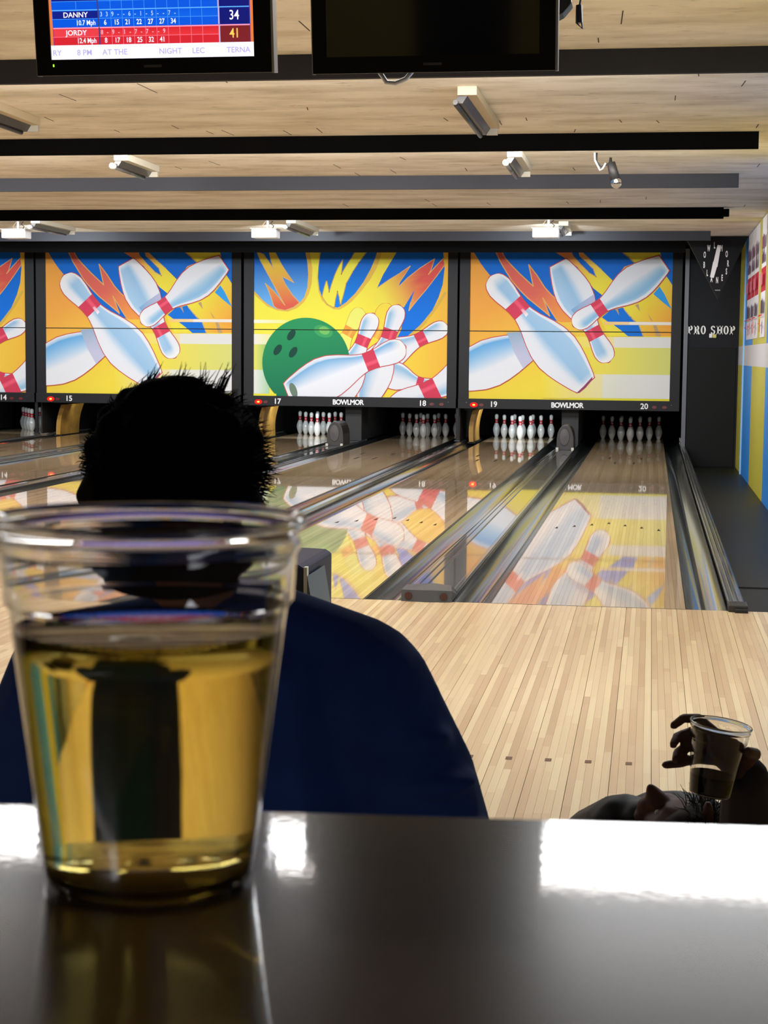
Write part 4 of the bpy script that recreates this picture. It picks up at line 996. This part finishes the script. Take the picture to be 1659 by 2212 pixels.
def cup(loc, label, level, liq, tilt=(0, 0, 0), seg=96, liq_name='beer'):
    t = thing('plastic_cup', label, 'cup', loc); t.rotation_euler = tilt
    w_ = .45
    out = [(0.5, 4.5), (24, 4.0), (29, 1.0), (30.5, 0), (32.2, .6), (33.0, 3), (33.6, 9), (34.6, 17), (43.4, 91), (44.4, 92.6), (45.2, 93.6), (46.0, 108.5), (46.9, 110.2), (47.6, 111.0), (47.4, 112.6), (46.6, 113.6), (47.0, 116.0), (48.2, 117.0), (49.2, 118.4), (49.2, 120.2), (48.2, 121.2), (47.0, 120.8)]
    inn = [(46.3, 118.2), (46.1, 113.4), (46.8, 112.2), (46.8, 111.2), (46.2, 110.4), (45.4, 108.5), (44.6, 94.0), (43.8, 93.0), (42.8, 91.4), (34.0, 17.2), (33.0, 9.2), (32.4, 3.6), (30.6, 2.0), (29.4, 2.4), (24.2, 5.0), (.5, 5.4)]
    MB().lathe([(r*MMm, z*MMm*.95) for r, z in out+inn], seg).build('cup_body', cupm, t, smooth=True)
    def ri(z):
        pp = sorted([(z_, r) for r, z_ in inn if r > 30]);
        for (za, ra_), (zb, rb_) in zip(pp, pp[1:]):
            if za <= z <= zb: return ra_+(rb_-ra_)*(z-za)/(zb-za)
        return 30
    zs = [3.8, 9.2, 17.2]+[17.2+(level-17.2)*i/6 for i in range(1, 7)]
    pr = [(.3, 5.2), (24.2, 4.8), (29.4, 2.2)]+[(ri(z)+.2, z) for z in zs]+[(ri(level)-1.2, level-.8), (ri(level)-3, level-1.0), (.3, level-1.0)]
    MB().lathe([(r*MMm, z*MMm*.95) for r, z in pr], seg).build(liq_name, liq, t, smooth=True)
    return t
cup((.160, -8.703, TZ+.0003), 'clear plastic cup of golden beer standing on the bar table', 84.5, beer)

# ------------------------------------------------------------------ person with their back to us
p = thing('person', 'person seated with their back turned, bushy black hair and a navy fleece jacket', 'person', (-.2, -7.25, 0))
def rel(caps, o=(-.2, -7.25, 0)):
    out = []
    for c_ in caps:
        r = [tuple(c_[0][i]-o[i] for i in range(3)), c_[1]]
        if len(c_) > 2: r += [tuple(c_[2][i]-o[i] for i in range(3)), c_[3]]
        out.append(tuple(r))
    return out
body = [((-.22, -7.30, 1.235), (.072, .092, .095)), ((-.22, -7.245, 1.18), (.055, .05, .045)), ((-.22, -7.21, 1.205), .014, (-.22, -7.195, 1.20), .012),
        ((-.215, -7.31, 1.16), .055, (-.20, -7.27, 1.03), .06), ((-.20, -7.25, .98), (.15, .10, .07), (-.19, -7.23, .55), (.15, .11, .08)),
        ((-.36, -7.25, .96), .062, (-.44, -7.21, .72), .05), ((-.44, -7.21, .72), .048, (-.34, -6.98, .62), .034), ((-.01, -7.25, .97), .062, (.062, -7.21, .74), .05), ((.062, -7.21, .74), .048, (-.04, -6.98, .62), .034),
        ((-.28, -7.2, .52), .085, (-.30, -6.80, .53), .062), ((-.10, -7.2, .52), .085, (-.08, -6.80, .53), .062), ((-.30, -6.80, .52), .058, (-.30, -6.76, .10), .038), ((-.08, -6.80, .52), .058, (-.08, -6.76, .10), .038)]
for sx, hx in ((-1, -.33), (1, -.05)):
    body.append(((hx, -6.97, .62), (.036, .045, .016), (hx, -6.92, .62), (.038, .03, .014)))
    for k in range(4): body.append(((hx-.027+.018*k, -6.90, .62), .0085, (hx-.030+.020*k, -6.845+abs(k-1.5)*.008, .612), .0068))
    body.append(((hx-sx*.03, -6.96, .618), .010, (hx-sx*.055, -6.915, .61), .008))
for sx in (-1, 1): body.append(((-.22+sx*.074, -7.30, 1.225), (.012, .018, .03)))
blob('body', rel(body), .006, m_skin_d, p, 3)
jk = [((-.20, -7.26, 1.085), (.075, .065, .035), (-.19, -7.25, 1.0), (.16, .12, .07)), ((-.175, -7.27, 1.06), (.09, .07, .04), (-.03, -7.25, .985), .072), ((-.22, -7.27, 1.06), (.09, .07, .04), (-.37, -7.25, .985), .072),
      ((-.19, -7.25, .98), (.19, .13, .09), (-.185, -7.22, .56), (.21, .14, .08)), ((-.020, -7.25, .964), .086, (.034, -7.22, .84), .088), ((.034, -7.22, .84), .088, (.066, -7.19, .74), .080), ((.066, -7.19, .74), .072, (-.02, -7.02, .65), .055),
      ((-.375, -7.25, .958), .088, (-.435, -7.22, .84), .088), ((-.435, -7.22, .84), .088, (-.46, -7.19, .74), .08), ((-.46, -7.19, .74), .074, (-.35, -7.02, .65), .055)]
# sleeve folds
jk += [((.052, -7.26, .862), (.075, .06, .018)), ((.062, -7.25, .80), (.08, .06, .02)), ((.030, -7.27, .915), (.07, .05, .016))]
blob('fleece_jacket', rel(jk), .008, m_navy, p, 4)
tr = [((-.28, -7.2, .53), .10, (-.30, -6.80, .535), .075), ((-.10, -7.2, .53), .10, (-.08, -6.80, .535), .075), ((-.30, -6.80, .525), .07, (-.30, -6.76, .13), .055), ((-.08, -6.80, .525), .07, (-.08, -6.76, .13), .055), ((-.19, -7.22, .55), (.17, .13, .08))]
blob('trousers', rel(tr), .01, m_jeans, p, 3)
for x_ in (-.30, -.08): blob('shoe', rel([((x_, -6.79, .05), (.048, .05, .048), (x_, -6.64, .04), (.046, .055, .036))]), .008, m_shoe, p, 2)
hr = [((-.220, -7.345, 1.238), (.104, .104, .096)), ((-.225, -7.36, 1.20), (.107, .09, .07)), ((-.214, -7.385, 1.165), (.098, .06, .055)), ((-.212, -7.38, 1.13), (.088, .05, .035)), ((-.205, -7.37, 1.185), (.099, .08, .05)), ((-.22, -7.32, 1.262), (.09, .1, .066))]
for k in range(70):
    th = random.uniform(0, 2*PI); ph = random.uniform(.05, 1.35)
    v = Vector((math.sin(ph)*math.cos(th), math.sin(ph)*math.sin(th), math.cos(ph)))
    if v.y > .75 and v.z < .3: continue
    c_ = Vector((-.22, -7.345, 1.235))+Vector((v.x*.094, v.y*.094, v.z*.084)); hr.append((tuple(c_), random.uniform(.014, .019)))
hair = blob('hair', rel(hr), .005, m_hair, p, 5)
q = MB()
for k in range(2600):
    th = random.uniform(0, 2*PI); ph = math.acos(random.uniform(-.45, 1))
    v = Vector((math.sin(ph)*math.cos(th), math.sin(ph)*math.sin(th), math.cos(ph)))
    if v.y > .6 and v.z < .2: continue
    c_ = Vector((-.02, -.095, 1.232))+Vector((v.x*.102, v.y*.1, v.z*.096)); d_ = (v+Vector([random.uniform(-.9, .9) for _ in range(3)])+Vector((.25, 0, .1))).normalized()
    ln = random.uniform(.006, .018)
    q.tube([c_-v*.01, c_+d_*ln*.5, c_+(d_+Vector((.3, 0, -.1)))*ln], [.0008, .0006, .0002], 3)
for bx_, n_ in ((.030, 14), (-.055, 12), (-.02, 10), (.008, 8)):
    for k in range(n_):
        c_ = Vector((bx_+random.uniform(-.006, .006), -.10+random.uniform(-.02, .02), 1.318))
        q.tube([c_, c_+Vector((.006, 0, .014)), c_+Vector((.012+random.uniform(-.006, .006), 0, random.uniform(.020, .034)))], [.0010, .0007, .0002], 3)
q.build('strands', m_hair, hair)
s = thing('stool', 'stool under the person in the navy jacket, hidden behind the table', 'stool', (-.19, -7.22, 0))
MB().lathe([(.001, .40), (.18, .40), (.19, .42), (.18, .44), (.001, .44)], 32).build('seat', m_black, s, smooth=False)
for k in range(4):
    a_ = PI/4+k*PI/2; MB().tube([(.12*math.cos(a_), .12*math.sin(a_), .40), (.19*math.cos(a_), .19*math.sin(a_), 0.0)], .014, 8).build('leg', m_chrome, s)

# ------------------------------------------------------------------ reclining person with a raised cup
p = thing('person', 'person in a black jacket leaning back with head tipped up, raising a plastic cup', 'person', (.40, -5.9, 0))
O2 = (.40, -5.9, 0)
bd = [((.392, -6.08, .470), (.080, .088, .074)), ((.36, -6.05, .50), (.045, .055, .045)), ((.342, -6.07, .535), .022, (.331, -6.08, .561), .0085), ((.345, -6.08, .545), .012, (.325, -6.06, .52), .02), ((.325, -6.05, .49), .032),
      ((.39, -6.02, .44), .05, (.38, -5.90, .44), .06), ((.38, -5.9, .42), (.12, .09, .07), (.38, -5.5, .28), (.12, .11, .08)),
      ((.28, -5.93, .42), .050, (.215, -5.82, .36), .045), ((.215, -5.82, .36), .042, (.24, -5.62, .35), .032),
      ((.50, -5.95, .45), .055, (.505, -6.28, .49), .046), ((.505, -6.28, .49), .044, (.472, -6.50, .700), .028),
      ((.32, -5.45, .22), .070, (.27, -5.20, .14), .055), ((.46, -5.45, .22), .070, (.50, -5.20, .14), .055), ((.27, -5.20, .14), .052, (.26, -4.97, .06), .034), ((.50, -5.20, .14), .052, (.52, -4.97, .06), .034)]
# raised hand: palm behind the cup, four fingers round its left side, thumb on the right
bd += [((.470, -6.505, .712), (.026, .018, .026), (.440, -6.503, .742), (.026, .013, .030)), ((.455, -6.505, .728), (.028, .014, .032))]
fing = [[(.428, -6.502, .764), (.402, -6.503, .786), (.378, -6.522, .790), (.362, -6.540, .781)], [(.422, -6.502, .750), (.392, -6.505, .765), (.368, -6.525, .760), (.362, -6.548, .752)],
        [(.422, -6.502, .735), (.392, -6.508, .744), (.370, -6.528, .736), (.366, -6.548, .728)], [(.430, -6.503, .720), (.402, -6.508, .722), (.372, -6.520, .716), (.351, -6.528, .714)]]
for fg in fing:
    for (A, B_), (ra_, rb_) in zip(zip(fg, fg[1:]), ((.0095, .0088), (.0088, .008), (.008, .007))): bd.append((A, ra_, B_, rb_))
bd += [((.478, -6.515, .725), .012, (.489, -6.545, .742), .0105), ((.489, -6.545, .742), .0105, (.476, -6.575, .752), .009)]
# ear and the other hand by the head
bd += [((.434, -6.155, .535), (.011, .014, .028), (.436, -6.15, .50), (.010, .012, .02))]
blob('body', rel(bd, O2), .0042, m_skin_e, p, 2)
jk = [((.38, -5.93, .45), (.13, .07, .07), (.38, -5.5, .30), (.16, .14, .10)), ((.285, -6.0, .448), (.085, .07, .080), (.215, -5.84, .39), .060), ((.315, -6.03, .47), (.05, .05, .055)), ((.215, -5.84, .38), .058, (.23, -5.66, .36), .045), ((.49, -5.96, .44), (.075, .07, .06), (.505, -6.24, .48), .058)]
blob('jacket', rel(jk, O2), .007, m_coat, p, 3)
blob('sleeve', rel([((.507, -6.27, .49), .062, (.492, -6.40, .61), .050), ((.492, -6.40, .61), .050, (.480, -6.495, .692), .036)], O2), .005, m_sleeve, p, 3)
blob('trousers', rel([((.32, -5.47, .22), .080, (.27, -5.20, .135), .064), ((.46, -5.47, .22), .080, (.50, -5.20, .135), .064), ((.27, -5.20, .13), .062, (.26, -5.02, .07), .048), ((.50, -5.20, .13), .062, (.52, -5.02, .07), .048)], O2), .01, m_jeans, p, 3)
for x_, y_ in ((.26, -4.96), (.52, -4.96)): blob('shoe', rel([((x_, y_, .05), (.045, .05, .045), (x_, y_+.06, .09), (.040, .03, .040))], O2), .008, m_shoe, p, 2)
h2 = blob('hair', rel([((.425, -6.11, .475), (.073, .082, .070)), ((.405, -6.13, .485), (.06, .06, .055)), ((.455, -6.10, .48), (.06, .06, .06))], O2), .006, m_hair2, p, 2)
q = MB()
for k in range(420):
    th = random.uniform(0, 2*PI); ph = math.acos(random.uniform(-.1, 1)); v = Vector((math.sin(ph)*math.cos(th), math.sin(ph)*math.sin(th), math.cos(ph)))
    if v.x < -.35: continue
    c_ = Vector((.02, -.21, .478))+Vector((v.x*.078, v.y*.085, v.z*.068)); d_ = (v+Vector([random.uniform(-.8, .8) for _ in range(3)])).normalized(); ln = random.uniform(.015, .032)
    q.tube([c_-v*.01, c_+d_*ln*.5, c_+(d_+Vector((-.3, 0, .1)))*ln], [.0014, .001, .0003], 3)
q.build('strands', m_hair2, h2)
for ex, ey, ez in ((.345, -6.10, .520), (.345, -6.03, .520)):
    bm = bmesh.new(); icos(bm, (ex-.40, ey+5.9, ez), .006, 2); me = bpy.data.meshes.new('eye'); bm.to_mesh(me); bm.free(); me.materials.append(m_white); link('eye', me, p)
cola = mat('dark_cola', (8, 5, 5), .05)
cup((.4205, -6.552, .6765), 'small clear plastic cup with dark drink held up by the reclining person', 34, cola, (0, .13, 0), 40, 'dark_drink')
bn = thing('bench', 'low bench seat under the reclining person, hidden behind the table', 'bench', (.40, -5.7, 0))
MB().box(-.24, .20, -.30, .30, .12, .17).build('seat', m_dgrey, bn, bevel=.01)
MB().box(-.24, .20, -.36, -.31, .0, .35).build('backrest', m_dgrey, bn, bevel=.01)
for x_ in (-.20, .16): MB().box(x_-.03, x_+.03, -.28, .28, 0, .12).build('leg', m_black, bn)
jb = thing('folded_jacket', 'light blue jacket with a red strap at the right picture edge', 'jacket', (.70, -5.2, -.22))
blob('cloth', [((-.045, 0, .50), (.05, .06, .05), (.12, .05, .42), (.10, .1, .09))], .007, mat('pale_blue_cloth', (120, 150, 190), .9), jb, 3)
MB().tube([(-.06, -.055, .44), (-.05, -.06, .52), (-.045, -.03, .56)], .010, 6).build('strap', mat('red_strap', (170, 30, 36), .6), jb)
MB().box(.0, .22, -.1, .2, .22, .42).build('stand', m_black, jb)
